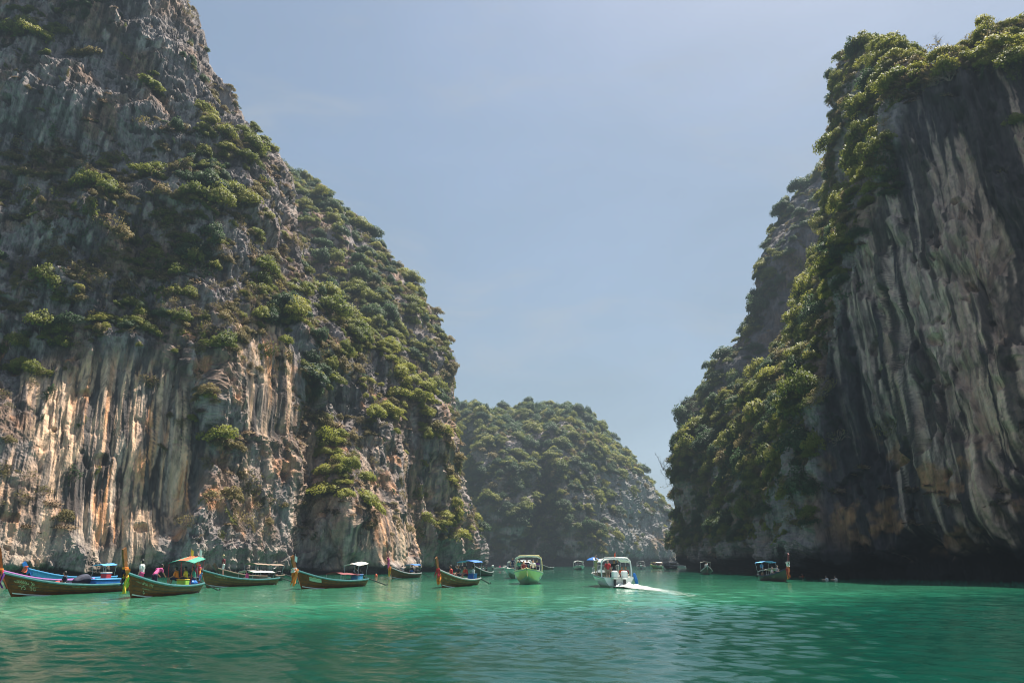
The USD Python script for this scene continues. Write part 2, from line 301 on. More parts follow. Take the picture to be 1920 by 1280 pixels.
# --- hill closing the lagoon
topH = curve([(700, 800), (800, 772), (850, 757), (872, 752), (892, 750), (908, 758), (925, 757), (940, 752), (958, 766), (985, 758), (1010, 763), (1040, 757), (1065, 758), (1085, 770), (1110, 798), (1150, 840), (1190, 872), (1230, 908), (1265, 945), (1300, 980), (1360, 1015), (1420, 1040)])
def far_hill():
    v = np.concatenate([np.linspace(0, .9, 200, endpoint=False), np.linspace(.9, 1, 40)]); t = np.linspace(0, 1, 340)
    V, T = np.meshgrid(v, t, indexing="ij")
    PX = 740 + (1420 - 740) * T
    PY = 1105 + (topH(PX) + 22 - 1105) * V
    Y = np.interp(PX, [740, 900, 1050, 1270, 1420], [470, 430, 435, 500, 590]) + 75 * V ** 1.4 + 70 * np.clip((V - .86) / .14, 0, 1) ** 3
    Y += -18 * blobs(PX, PY, [(1090, 950, 90, 140, 1, -.3)]) + 16 * blobs(PX, PY, [(1010, 900, 30, 160, 1, -.3)]) - 14 * blobs(PX, PY, [(950, 860, 60, 160, 1)])
    def relief(p, px, py):
        return (fbm(st(p, 46, 46), 3, 41) - .5) * 30 + (ridged(st(p, 7, 40), 3, 42) - .5) * 5 + (crags(st(p, 16, 22), 5, 43) - .5) * -10
    def paint(p, n, px, py):
        fine = fbm(st(p, 2.2, 26), 4, 46)
        c = mixc(GREY * (.8 + 1.1 * fine[..., None]), np.array([.10, .10, .06]), sstep(.42, .6, fbm(st(p, 14, 18), 4, 44)) * .8)
        rock = blobs(px, py, [(1200, 970, 90, 110, 1, -.35), (1255, 1000, 40, 60, 1)])
        c = mixc(c, np.array([.20, .195, .195]) * (.6 + .7 * fine[..., None]), rock * .85)
        c = mixc(c, np.array([.30, .21, .14]), blobs(px, py, [(1250, 1022, 30, 30, 1)]) * sstep(.45, .6, fbm(st(p, 5, 14), 3, 47)))
        return mixc(c, np.array([.035, .036, .034]), sstep(7, 5, p[..., 2] + 3 * fbm(st(p, 9, 20), 2, 48)))
    return cliff("far_hill", "distant forested limestone hill closing the end of the lagoon", PX, PY, Y, 0, relief, paint, back=150, seed=300, notch=4, notch_h=6)

# --- right cliff: overhanging fluted wall in front, wooded flank running back
silR1 = curve([(0, 1606), (90, 1604), (150, 1580), (230, 1568), (300, 1568), (400, 1566), (500, 1552), (600, 1522), (660, 1485), (710, 1445), (760, 1352), (800, 1334), (860, 1292), (950, 1281), (1060, 1276), (1140, 1276)])
arete = curve([(40, 1775), (70, 1760), (110, 1725), (150, 1702), (250, 1680), (350, 1650), (480, 1600), (620, 1558), (700, 1537), (800, 1530), (900, 1533), (1000, 1540), (1060, 1532), (1140, 1530)])
topR1 = curve([(1540, 122), (1600, 112), (1640, 104), (1700, 104), (1728, 118), (1760, 118), (1800, 84), (1850, 68), (1920, 56), (2050, 44), (2500, 60)])
def right_near():
    v = np.concatenate([np.linspace(0, .14, 110, endpoint=False), np.linspace(.14, 1, 430)])
    t = np.concatenate([np.linspace(0, .36, 190, endpoint=False), np.linspace(.36, .74, 290, endpoint=False), np.linspace(.74, 1, 50)])
    V, T = np.meshgrid(v, t, indexing="ij")
    PY = 1140 + (80 - 1140) * V
    for _ in range(6):
        a = arete(PY)
        PX = np.where(T < .36, silR1(PY) + (a - silR1(PY)) * (T / .36), np.where(T < .74, a + (1960 - a) * ((T - .36) / .38), 1960 + 560 * (T - .74) / .26))
        PY = 1140 + (topR1(PX) - 1140) * V
    Yb = np.interp(PX, [1530, 1920, 2520], [113, 91, 76])
    lean = curve([(1140, 1), (1050, 0), (960, -1.5), (800, -1), (600, 2), (300, 8), (120, 16), (60, 24)])(PY)
    Yface = Yb + lean
    Ysil = curve([(60, 178), (300, 190), (600, 205), (860, 225), (1140, 235)])(PY)
    Ya = np.interp(arete(PY), [1530, 1920], [113, 91]) + lean
    u = np.clip(T / .36, 0, 1)
    Yfl = Ysil + (Ya - Ysil) * (1 - (1 - u) ** 1.25)
    Y = np.where(T < .36, Yfl, Yface)
    Y = Y + np.where(T < .42, 0, 1) * (-4) * blobs(PX, PY, [(1800, 700, 130, 330, 1, -.12)])
    flank = lambda T_: T_
    def relief(p, px, py):
        q = along(p, T_R1, .17)
        face = sstep(-14, 22, px - arete(py))
        flute = (ridged(st(q, 2.0, 34), 5, 52) - .5) * 2.2 + (ridged(st(q, 1.1, 12), 2, 53) - .5) * .7
        drape = 1.6 * sstep(.46, .56, fbm(st(q, 3.4, 11), 4, 54)) - 1.2 * sstep(.66, .74, fbm(st(p, 2.4, 4.0), 3, 56))
        crag = (crags(st(p, 6, 10), 6, 55) - .5) * -5.0
        return (fbm(st(p, 24, 34), 3, 51) - .5) * 11 + face * (flute + drape + .35 * crag) + (1 - face) * (crag * 1.3 + flute * .35)
    def paint(p, n, px, py):
        q = along(p, T_R1, .17)
        face = sstep(-10, 20, px - arete(py))
        fine = fbm(st(q, .8, 14), 3, 62)
        c = mixc(GREY * (.65 + .8 * fine[..., None]), BROWN, sstep(.5, .64, fbm(st(p, 7, 11), 4, 61)) * .7)
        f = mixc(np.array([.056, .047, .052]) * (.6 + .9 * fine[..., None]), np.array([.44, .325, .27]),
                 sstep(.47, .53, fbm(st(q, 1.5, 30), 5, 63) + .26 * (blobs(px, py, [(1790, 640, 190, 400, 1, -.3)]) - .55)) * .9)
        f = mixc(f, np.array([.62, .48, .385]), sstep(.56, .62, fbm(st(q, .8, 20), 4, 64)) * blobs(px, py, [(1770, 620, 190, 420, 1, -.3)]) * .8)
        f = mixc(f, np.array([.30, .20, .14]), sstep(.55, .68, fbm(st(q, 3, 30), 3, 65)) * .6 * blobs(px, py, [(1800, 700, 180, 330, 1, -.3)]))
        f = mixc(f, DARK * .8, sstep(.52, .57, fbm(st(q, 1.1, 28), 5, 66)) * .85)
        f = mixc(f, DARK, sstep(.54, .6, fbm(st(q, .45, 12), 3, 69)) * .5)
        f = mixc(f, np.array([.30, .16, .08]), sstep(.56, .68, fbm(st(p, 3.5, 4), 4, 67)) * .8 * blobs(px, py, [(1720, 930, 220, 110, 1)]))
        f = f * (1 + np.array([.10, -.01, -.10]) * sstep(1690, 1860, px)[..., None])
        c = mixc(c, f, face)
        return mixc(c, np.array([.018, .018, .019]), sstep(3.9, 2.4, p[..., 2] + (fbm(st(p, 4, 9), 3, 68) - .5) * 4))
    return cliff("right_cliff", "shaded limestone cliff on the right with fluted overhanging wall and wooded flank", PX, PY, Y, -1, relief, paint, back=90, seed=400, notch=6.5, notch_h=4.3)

silR2 = curve([(322, 1580), (334, 1540), (352, 1508), (380, 1480), (408, 1452), (430, 1431), (480, 1420), (600, 1398), (650, 1372), (690, 1335), (760, 1300), (800, 1279), (880, 1270), (1060, 1267), (1140, 1267)])
def right_far():
    v = np.concatenate([np.linspace(1112, 440, 260, endpoint=False), np.linspace(440, 326, 90)]); t = np.linspace(0, 1, 200)
    PY, T = np.meshgrid(v, t, indexing="ij")
    s0 = silR2(PY); s0 = s0 + 10; PX = s0 + (np.maximum(1640, s0 + 40) - s0) * T
    lean = curve([(1112, 0), (800, 5), (700, 10), (600, 16), (440, 30), (326, 60)])(PY)
    s = np.clip(1 - T / .4, 0, 1)
    Y = np.interp(PX, [1267, 1400, 1640], [275, 262, 250]) + lean + 26 * (1 - np.sqrt(1 - .98 * s * s))
    def relief(p, px, py):
        return (fbm(st(p, 28, 34), 3, 81) - .5) * 12 + (ridged(st(p, 4.5, 36), 3, 82) - .5) * 3 + (ridged(st(p, 9, 11), 5, 83) - .55) * 4
    def paint(p, n, px, py):
        fine = fbm(st(p, 1.2, 16), 3, 84)
        c = mixc(GREY * [.8, .9, 1.0] * (.2 + .7 * fine[..., None]), BROWN * .6, sstep(.5, .64, fbm(st(p, 8, 14), 4, 85)) * .4)
        return mixc(c, np.array([.02, .02, .02]), sstep(5, 3, p[..., 2]))
    return cliff("right_ridge", "dark far ridge stepping out behind the wooded flank of the right cliff", PX, PY, Y, -1, relief, paint, back=110, seed=500, notch=4, notch_h=5)

L1, L2, HILL, R1, R2 = left_near(), left_far(), far_hill(), right_near(), right_far()
# ---------------------------------------------------------------- plants
def leaf_mat(name, ramp, transl=0.5):
    return usdkit.material(stage, "/World/Looks/" + name, {
        "a": ("attribute", {"attribute": "leaf"}), "o": ("object_info", {}),
        "m": ("math", {"math_type": "multiply_add", "value2": 0.5}), "h": ("math", {"math_type": "multiply", "value2": 0.5}),
        "r": ("rgb_ramp", {"ramp": ramp}),
        "p": ("principled_bsdf", {"roughness": 0.65, "specular_ior_level": 0.3}), "t": ("translucent_bsdf", {}),
        "x": ("mix_closure", {"fac": transl})},
        [("a.fac", "m.value1"), ("o.random", "h.value1"), ("h.value", "m.value3"), ("m.value", "r.fac"), ("r.color", "p.base_color"), ("r.color", "t.color"), ("p.BSDF", "x.closure1"), ("t.BSDF", "x.closure2")],
        surface="x.closure")
LEAF = {"lush": leaf_mat("lush_leaves", [(0, (.070, .108, .020)), (.5, (.165, .188, .032)), (1, (.28, .265, .058))]),
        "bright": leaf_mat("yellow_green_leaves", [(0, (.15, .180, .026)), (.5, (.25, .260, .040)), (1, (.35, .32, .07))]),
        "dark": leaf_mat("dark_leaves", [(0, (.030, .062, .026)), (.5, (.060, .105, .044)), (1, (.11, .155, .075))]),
        "olive": leaf_mat("olive_leaves", [(0, (.11, .102, .036)), (.5, (.195, .160, .062)), (1, (.28, .22, .10))]),
        "straw": leaf_mat("straw_blades", [(0, (.14, .10, .055)), (.5, (.24, .17, .10)), (1, (.36, .25, .15))], .2)}
bark_mat = simple("bark", (.115, .092, .075), .9, scale=5, vary=.3)
twig_mat = simple("dry_twigs", (.29, .205, .16), .9, scale=5, vary=.3)

def limb(points, radii, sides=5):
    p = np.asarray(points, float); r = np.asarray(radii, float); n = len(p)
    t = np.gradient(p, axis=0); t /= np.linalg.norm(t, axis=1, keepdims=True) + 1e-9
    a = np.cross(t, np.where(np.abs(t[:, 2:]) < .9, [0, 0, 1.0], [1.0, 0, 0])); a /= np.linalg.norm(a, axis=1, keepdims=True) + 1e-9
    b = np.cross(t, a); ang = np.arange(sides) * 2 * np.pi / sides
    v = (p[:, None] + r[:, None, None] * (np.cos(ang)[None, :, None] * a[:, None] + np.sin(ang)[None, :, None] * b[:, None])).reshape(-1, 3)
    i, j = np.meshgrid(np.arange(n - 1), np.arange(sides), indexing="ij")
    q = np.stack([i * sides + j, i * sides + (j + 1) % sides, (i + 1) * sides + (j + 1) % sides, (i + 1) * sides + j], -1).reshape(-1, 4)
    f = [q[:, [0, 1, 2]], q[:, [0, 2, 3]]]
    for e, s in ((0, -1), ((n - 1) * sides, 1)):
        k = np.array([[e, e + m, e + m + 1][::s] for m in range(1, sides - 1)]); f.append(k)
    return trimesh.Trimesh(v, np.vstack(f), process=False)

def crown(rng, r, h0, flat, nlobe, nleaf, leaf, droop=0.0):
    """Leaf clumps on overlapping lobes: (vertices, faces, normals, tint)."""
    lobes = [(np.array([0, 0, h0 + r * flat * .3]), r * .5)]
    for k in range(nlobe):
        a = k * 2.4 + rng.uniform(-.5, .5); d = r * rng.uniform(.3, .95)
        lobes.append((np.array([d * math.cos(a), d * math.sin(a), h0 + r * flat * rng.uniform(-.35, .75) * (1.1 - d / r)]), r * rng.uniform(.17, .40)))
    w = np.array([l[1] ** 2 for l in lobes]); pick = rng.choice(len(lobes), nleaf, p=w / w.sum())
    C = np.array([l[0] for l in lobes])[pick]; R = np.array([l[1] for l in lobes])[pick]
    d = rng.normal(size=(nleaf, 3)); d[:, 2] = d[:, 2] * .9 + .25; d /= np.linalg.norm(d, axis=1, keepdims=True)
    rad = R * (rng.uniform(.2, 1.65, nleaf) ** .5)
    P = C + d * rad[:, None] * [1, 1, min(1, flat + .15)]; P[:, 2] -= droop * (np.linalg.norm(P[:, :2], axis=1) / r) ** 2
    nrm = d + rng.normal(size=(nleaf, 3)) * .55; nrm /= np.linalg.norm(nrm, axis=1, keepdims=True)
    u = np.cross(nrm, rng.normal(size=(nleaf, 3))); u /= np.linalg.norm(u, axis=1, keepdims=True); w2 = np.cross(nrm, u)
    s = leaf * rng.uniform(.6, 1.3, nleaf)[:, None]
    V = np.stack([P - u * s, P - w2 * s * .62, P + u * s, P + w2 * s * .62], 1).reshape(-1, 3)
    k = np.arange(nleaf)[:, None] * 4; F = np.vstack([k + [0, 1, 2], k + [0, 2, 3]])
    soft = d * .8 + nrm * .3 + [0, 0, .4]; soft /= np.linalg.norm(soft, axis=1, keepdims=True)
    tone = np.clip(.5 + .28 * rng.normal(size=len(lobes)), 0, 1)[pick] * .6 + rng.uniform(0, .4, nleaf)
    return V, F, np.repeat(soft, 4, 0), np.repeat(tone, 4), lobes

def raw_mesh(path, V, F, N, tint, mat):
    m = UsdGeom.Mesh.Define(stage, path)
    m.CreatePointsAttr(Vt.Vec3fArray.FromNumpy(V.astype(np.float32))); m.CreateFaceVertexCountsAttr(Vt.IntArray.FromNumpy(np.full(len(F), 3, np.int32)))
    m.CreateFaceVertexIndicesAttr(Vt.IntArray.FromNumpy(F.astype(np.int32).ravel())); m.CreateSubdivisionSchemeAttr("none")
    m.CreateNormalsAttr(Vt.Vec3fArray.FromNumpy(N.astype(np.float32))); m.SetNormalsInterpolation("vertex")
    UsdGeom.PrimvarsAPI(m).CreatePrimvar("leaf", Sdf.ValueTypeNames.FloatArray, "vertex").Set(Vt.FloatArray.FromNumpy(tint.astype(np.float32)))
    UsdShade.MaterialBindingAPI.Apply(m.GetPrim()).Bind(mat); return m

def twigs(rng, r, n, base=.045, up=.7, levels=3):
    out = []
    def grow(p, d, L, rad, lev):
        pts = [p]; q = p.copy(); dd = d.copy()
        for _ in range(3):
            dd = dd + rng.normal(size=3) * .22 + [0, 0, .06]; dd /= np.linalg.norm(dd); q = q + dd * L / 3; pts.append(q.copy())
        out.append(limb(pts, np.linspace(rad, rad * .45, 4), 3))
        if lev < levels:
            for _ in range(rng.integers(2, 5)):
                e = dd + rng.normal(size=3) * .55; e /= np.linalg.norm(e); s = pts[rng.integers(1, 4)]
                grow(s, e, L * rng.uniform(.5, .8), rad * .5, lev + 1)
    for k in range(n):
        a = rng.uniform(0, 6.28); d = np.array([math.cos(a), math.sin(a), up * rng.uniform(.5, 1.6)]); d /= np.linalg.norm(d)
        grow(np.zeros(3), d, r * rng.uniform(.4, .6), base, 1)
    return trimesh.util.concatenate(out)

def blades(rng, r, n, L, w):
    P = rng.normal(size=(n, 3)) * [r * .5, r * .5, 0]; d = rng.normal(size=(n, 3)) * [.7, .7, .25] + [0, 0, .55]; d /= np.linalg.norm(d, axis=1, keepdims=True)
    s = np.cross(d, rng.normal(size=(n, 3))); s /= np.linalg.norm(s, axis=1, keepdims=True); l = L * rng.uniform(.5, 1.2, n)[:, None]
    V = np.stack([P - s * w, P + s * w, P + d * l * .6 + [0, 0, .0], P + d * l - [0, 0, .25 * L]], 1).reshape(-1, 3); k = np.arange(n)[:, None] * 4
    N = d * .3 + [0, 0, 1] + rng.normal(size=(n, 3)) * .5; N /= np.linalg.norm(N, axis=1, keepdims=True)
    return V, np.vstack([k + [0, 1, 2], k + [1, 3, 2]]), np.repeat(N, 4, 0), np.repeat(rng.uniform(0, 1, n), 4)

def define_plant(path, kind, seed):
    rng = np.random.default_rng(seed); x = UsdGeom.Xform.Define(stage, path)
    if kind == "straw":
        V, F, N, T = blades(rng, 1.0, 260, 1.1, .035); raw_mesh(path + "/blades", V, F, N, T, LEAF["straw"]); return x
    if kind == "dry":
        usdkit.mesh(stage, path + "/branches", twigs(rng, 2.0, 13), twig_mat, smooth=False)
        V, F, N, T, _ = crown(rng, 1.7, .9, .6, 6, 130, .13); raw_mesh(path + "/crown", V, F, N, T, LEAF["olive"]); return x
    if kind == "creeper":                                     # leaves hugging the rock, with bare stems between them
        V, F, N, T, _ = crown(rng, 1.7, .12, .12, 22, 520, .13); raw_mesh(path + "/leaves", V, F, N, T, LEAF[("olive", "lush", "dark")[seed % 3]])
        usdkit.mesh(stage, path + "/stems", twigs(rng, 2.0, 8, .03, .12), twig_mat, smooth=False); return x
    spec = {"lush": (2.3, 1.7, .66, 18, 1900, .165, .35), "bright": (2.2, 1.6, .58, 17, 1700, .155, .3), "dark": (2.2, 1.7, .8, 19, 2000, .17, .3), "olive": (1.9, 1.0, .62, 15, 1300, .15, .25)}[kind]
    V, F, N, T, lobes = crown(rng, *spec); raw_mesh(path + "/crown", V, F, N, T, LEAF[kind])
    ls = []; top = np.array([rng.uniform(-.2, .2), rng.uniform(-.2, .2), spec[1]])
    mid = top * [.3, .3, .5] + [rng.uniform(-.2, .2), rng.uniform(-.2, .2), 0]
    ls.append(limb([[0, 0, -1.0], [0, 0, 0], mid, top], [.15, .13, .11, .08], 6))
    for c, r in lobes[1:6]: ls.append(limb([mid, (mid + c) / 2 + [0, 0, -.12], c], [.075, .05, .02], 4))
    usdkit.mesh(stage, path + "/trunk", trimesh.util.concatenate(ls), bark_mat, smooth=True)
    return x

KINDS = ["lush", "bright", "dark", "olive", "dry", "straw", "creeper"]
VARIANTS = {"lush": 3, "bright": 2, "dark": 3, "olive": 2, "dry": 3, "straw": 2, "creeper": 3}
PLANT_NAME = {"lush": "lush_tree", "bright": "yellow_green_tree", "dark": "dark_tree", "olive": "olive_shrub", "dry": "dry_shrub", "straw": "straw_tuft", "creeper": "creeper_patch"}

def quat(zaxis, yaw):
    z = zaxis / np.linalg.norm(zaxis, axis=1, keepdims=True); x = np.cross([0, 1.0, 0], z); x /= np.linalg.norm(x, axis=1, keepdims=True); y = np.cross(z, x)
    c, s = np.cos(yaw)[:, None], np.sin(yaw)[:, None]; X, Y = x * c + y * s, y * c - x * s
    M = np.stack([X, Y, z], -1)
    from scipy.spatial.transform import Rotation
    return Rotation.from_matrix(M)

SOWN = []                                                    # (cliff, kind, pos, rotation, scale, size in the picture)
def sow(c, fields, seed, per_m2, size, up_bias=.75):
    """Scatter plants over a cliff. fields(px, py) gives each kind's cover from 0 to 1."""
    rng = np.random.default_rng(seed)
    P, N, px, py = c.P.reshape(-1, 3), c.N.reshape(-1, 3), c.px.ravel(), c.py.ravel()
    view = EYE - P; view /= np.linalg.norm(view, axis=1, keepdims=True)
    ok = (P[:, 2] > 6) & ((N * view).sum(1) > -.25) & (px > -120) & (px < 2040) & (py > -120) & (c.dep.ravel() > 0)
    clump = fbm(P / 9.0, 3, seed)
    ledge = np.clip(N[:, 2], 0, 1)
    for kind, cover in fields(px, py, P, N).items():
        w = np.where(ok, c.area.ravel() * np.clip(cover, 0, 1.5) * (1 - up_bias + up_bias * np.clip(.15 + 1.5 * ledge, 0, 1.3)) * (.10 + .90 * sstep(.42, .60, clump * .6 + .4 * fbm(P / 5.0, 2, seed + KINDS.index(kind) + 1))), 0)
        n = int(w.sum() * per_m2 * {"dry": 1.5, "straw": 2.4, "olive": 1.5, "creeper": 1.5}.get(kind, 1.0))
        if n < 1: continue
        k = rng.choice(len(P), n, p=w / w.sum())
        n_ = N[k]; nh = n_ * [1, 1, 0]
        z = (n_ * 1.6 if kind == "creeper" else np.array([0, 0, 1.0])) + nh * rng.uniform(.15, .6, n)[:, None] + rng.normal(size=(n, 3)) * .1
        s = np.clip(size * np.exp(rng.normal(0, .42, n)), size * .4, size * 2.4) * {"dry": .95, "straw": .85, "olive": .85, "creeper": 1.15}.get(kind, 1.0)
        pos = P[k] - n_ * (.25 * s)[:, None] + rng.normal(size=(n, 3)) * .15
        sq = s[:, None] * np.clip(np.exp(rng.normal(0, .2, (n, 3))), .6, 1.6)
        SOWN.append((c, kind, pos, quat(z, rng.uniform(0, 6.28, n)), sq, rng.integers(0, VARIANTS[kind], n)))

def f_left(px, py, P, N):
    lush = blobs(px, py, [(150, 600, 230, 75, 1), (40, 640, 90, 70, 1), (330, 660, 110, 60, .9), (420, 350, 75, 110, .9), (470, 250, 60, 60, .7), (600, 560, 130, 80, .8), (650, 620, 90, 60, .8),
                          (400, 240, 40, 60, .6), (70, 60, 60, 45, .9), (290, 155, 25, 30, .9), (590, 700, 35, 90, .7), (520, 570, 60, 60, .6), (330, 460, 120, 60, .6), (500, 400, 50, 60, .5), (230, 350, 80, 45, .6), (50, 860, 35, 45, .7), (45, 190, 40, 25, .8)])
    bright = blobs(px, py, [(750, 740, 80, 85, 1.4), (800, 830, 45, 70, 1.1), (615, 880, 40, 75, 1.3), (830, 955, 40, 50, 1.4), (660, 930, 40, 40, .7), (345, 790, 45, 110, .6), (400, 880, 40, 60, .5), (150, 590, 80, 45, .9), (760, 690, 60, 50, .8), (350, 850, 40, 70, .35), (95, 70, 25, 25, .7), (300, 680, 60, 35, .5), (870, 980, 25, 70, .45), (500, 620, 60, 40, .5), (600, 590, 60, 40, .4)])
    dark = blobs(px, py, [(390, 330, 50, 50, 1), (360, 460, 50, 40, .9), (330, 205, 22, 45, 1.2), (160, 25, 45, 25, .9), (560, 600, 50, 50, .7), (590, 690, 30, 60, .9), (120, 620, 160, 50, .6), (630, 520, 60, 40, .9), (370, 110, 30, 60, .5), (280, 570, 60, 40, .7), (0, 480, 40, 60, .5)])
    olive = .07 + blobs(px, py, [(200, 400, 280, 110, .5), (380, 420, 140, 150, .6), (470, 560, 140, 120, .6), (350, 780, 60, 130, .65), (420, 900, 60, 90, .4), (640, 760, 90, 110, .5), (700, 600, 80, 70, .5), (170, 560, 230, 90, .5), (440, 200, 50, 120, .5), (250, 240, 120, 60, .25), (60, 330, 70, 60, .5), (840, 900, 50, 120, .5), (680, 950, 120, 80, .15), (420, 1030, 40, 25, .6)])
    dry = .12 + blobs(px, py, [(120, 290, 140, 60, .8), (60, 440, 140, 90, .7), (520, 530, 110, 80, .7), (360, 620, 110, 60, .7), (360, 780, 60, 140, .7), (420, 660, 80, 60, .8), (240, 500, 200, 80, .6), (650, 800, 80, 80, .4), (420, 960, 110, 70, .55), (450, 470, 90, 70, .5), (80, 900, 70, 90, .3), (720, 560, 50, 60, .5)])
    straw = .05 + blobs(px, py, [(170, 285, 60, 22, 1.0), (80, 280, 60, 30, .6), (190, 410, 50, 20, .8), (310, 340, 40, 30, .4), (500, 340, 40, 40, .4), (340, 530, 60, 30, .5), (560, 780, 24, 60, .8), (660, 960, 60, 60, .5), (470, 870, 60, 70, .5), (70, 970, 60, 50, .4), (820, 1040, 50, 10, .8), (600, 1000, 80, 40, .3)])
    keep = 1 - .92 * blobs(px, py, [(230, 860, 150, 160, 1, .12), (80, 790, 70, 80, .8), (480, 740, 60, 80, .8), (560, 930, 40, 90, .6), (270, 1000, 70, 60, 1)])
    keep2 = keep * (1 - .55 * sstep(330, 200, py) * sstep(430, 330, px)) * (1 - .5 * blobs(px, py, [(150, 190, 160, 90, .9), (270, 300, 100, 50, .8), (450, 900, 330, 160, .6)]))
    return {"lush": lush * keep, "bright": bright * keep, "dark": dark * keep, "olive": olive * keep2, "dry": dry * keep2, "straw": straw * keep, "creeper": (.10 + .5 * np.clip(lush + olive + dry, 0, 1)) * keep2}
def f_ridge(px, py, P, N):
    face = blobs(px, py, [(862, 860, 34, 230, 1, -.06)])
    k = 1 - .8 * face
    return {"lush": .75 * k + 0 * px, "dark": (.35 + blobs(px, py, [(640, 520, 60, 50, .8), (690, 470, 60, 60, .4)])) * k, "olive": .5 * k + .25 * face, "bright": (.12 + blobs(px, py, [(730, 690, 60, 80, .6), (660, 560, 60, 60, .5), (800, 780, 30, 60, .5), (885, 980, 16, 80, .8)])) * k, "dry": .4 * k + .2 * face, "straw": .15 * k, "creeper": .5 * k + .35 * face}
def f_hill(px, py, P, N):
    rock = blobs(px, py, [(1200, 975, 85, 100, 1, -.35), (1255, 1000, 40, 60, 1)]); k = (1 - .88 * rock) * sstep(1052, 1030, py)
    return {"lush": .85 * k, "dark": .85 * k, "olive": .35 * k + .06 * rock, "bright": .14 * k, "dry": .15 * k + .1 * rock, "creeper": .45 * k + .12 * rock}
def f_right(px, py, P, N):
    fl = sstep(14, -12, px - arete(py)) * sstep(1075, 1030, py)
    face = 1 - fl
    spot = blobs(px, py, [(1675, 362, 18, 16, 1.5), (1905, 235, 22, 30, 1.2), (1890, 865, 26, 22, 1.2), (1795, 885, 18, 12, 1), (1740, 600, 12, 8, .6)])
    rim = blobs(px, py, [(1720, 140, 80, 40, 1.3), (1850, 92, 150, 48, 1.6), (1660, 110, 70, 34, .9)]) * sstep(.05, .35, N[:, 2] + .25)
    edge = sstep(-75, -8, px - arete(py)) * fl * sstep(760, 500, py)
    low = sstep(620, 800, py) * fl
    straw = .35 * blobs(px, py, [(1720, 930, 220, 80, 1), (1740, 150, 60, 50, 1)])
    return {"lush": fl * (.6 + .1 * low) + spot * .8, "bright": fl * (.14 + .75 * edge) + rim * 1.0 + blobs(px, py, [(1310, 880, 26, 16, 1.2), (1440, 700, 40, 26, .9), (1540, 560, 50, 60, .5)]) * fl, "dark": fl * (.22 + .6 * low) + spot * .5,
            "olive": fl * (.55 + .2 * edge) + .4 * rim, "dry": fl * (.22 + 1.0 * low) + rim * .7 + .05 * face, "straw": fl * .12 + straw + .6 * rim, "creeper": fl * (.7 + .9 * low) + .5 * rim}
def f_rridge(px, py, P, N):
    top = sstep(60, 10, px - silR2(py))
    low = sstep(620, 720, py)
    return {"lush": .18 + .45 * top + .4 * low, "dark": .35 + .6 * top + .5 * low, "olive": .12 + .2 * low, "dry": .15 + 0 * px, "creeper": .6 + 0 * px}
sow(L1, f_left, 11, .205, .58, .58)
sow(L2, f_ridge, 12, .115, .68, .5)
sow(HILL, f_hill, 13, .085, .92, .35)
sow(R1, f_right, 14, .15, .64, .35)
sow(R2, f_rridge, 15, .11, .74, .35)

# every plant that shows large is a thing of its own; the rest of each cliff's growth is one mass
rows = []
for si, (c, kind, pos, rot, s, var) in enumerate(SOWN):
    px, py, dep = project(pos + [0, 0, 1.5])
    seen = (px > 6) & (px < 1914) & (py > 6) & (py < 1060)
    r = s.max(1) / dep * np.where(seen, 1, 0) * {"dry": .8, "straw": 0, "olive": .8}.get(kind, 1)
    rows += [(r[i], si, i) for i in range(len(s))]
rows.sort(reverse=True)
LIMIT = {"tree": 300, "shrub": 300}; chosen, count = {}, {"tree": 0, "shrub": 0}
for r, si, i in rows:
    k = SOWN[si][1]; b = "shrub" if k in ("dry", "olive") else "tree"
    if r > 0 and k not in ("straw", "creeper") and count[b] < (300 if b == "tree" else 200): chosen.setdefault(si, set()).add(i); count[b] += 1

WHERE = {"left_cliff": "the near left cliff", "left_ridge": "the left back ridge", "far_hill": "the distant hill", "right_cliff": "the right cliff", "right_ridge": "the right back ridge"}
LOOK = {"lush": ("leafy mid green tree", "tree"), "bright": ("sunlit yellow green tree", "tree"), "dark": ("dense dark green tree", "tree"), "olive": ("low olive green shrub", "shrub"), "dry": ("bare brown twiggy shrub", "shrub")}
def place(c, kind, px, py):
    if c is L1:
        if py < 330 and px > noseL1(py) - 75: return "on the near left cliff's skyline edge"
        if py < 250: return "high on the near left cliff's grey face"
        if px > 680 and py < 860: return "on the left cliff's shoulder above the right moored boats"
        if py < 480: return "on broken ledges midway up the left cliff" if px < 320 else "in the left cliff's gully beside the skyline"
        if py < 700: return "in the belt above the streaked pale wall" if px < 400 else "on the left cliff's spur past the green belt"
        if px < 310: return "clinging to the streaked pale wall"
        return "just right of the streaked pale wall" if px < 470 else "low above the moored longtail boats"
    if c is L2: return "on the left back ridge's crest" if px > noseL2(py) - 45 else ("high on the left back ridge" if py < 520 else "low on the left back ridge")
    if c is HILL: return "on the distant hill's crest" if py < topH(px) + 40 else ("on the distant hill's left side" if px < 1040 else "above the distant hill's bare rock")
    if c is R1:
        if px > arete(py) + 12: return "on the rim above the shaded fluted wall" if py < 170 else "clinging to the shaded fluted wall"
        if py > 820: return "low on the right flank near the water"
        if px > arete(py) - 60: return "beside the " + ("top" if py < 250 else "upper half" if py < 450 else "lower half") + " of the fluted wall's edge"
        if px < silR1(py) + 35: return "on the right flank's left skyline"
        return "high on the right cliff's wooded flank" if py < 420 else ("midway down the right cliff's wooded flank" if py < 640 else "below the middle of the right cliff's flank")
    return "on the right back ridge's skyline" if px < silR2(py) + 35 else "on the right back ridge's dark face"
PROTO = {}
first = UsdGeom.PointInstancer.Define(stage, "/World/left_cliff_greenery")
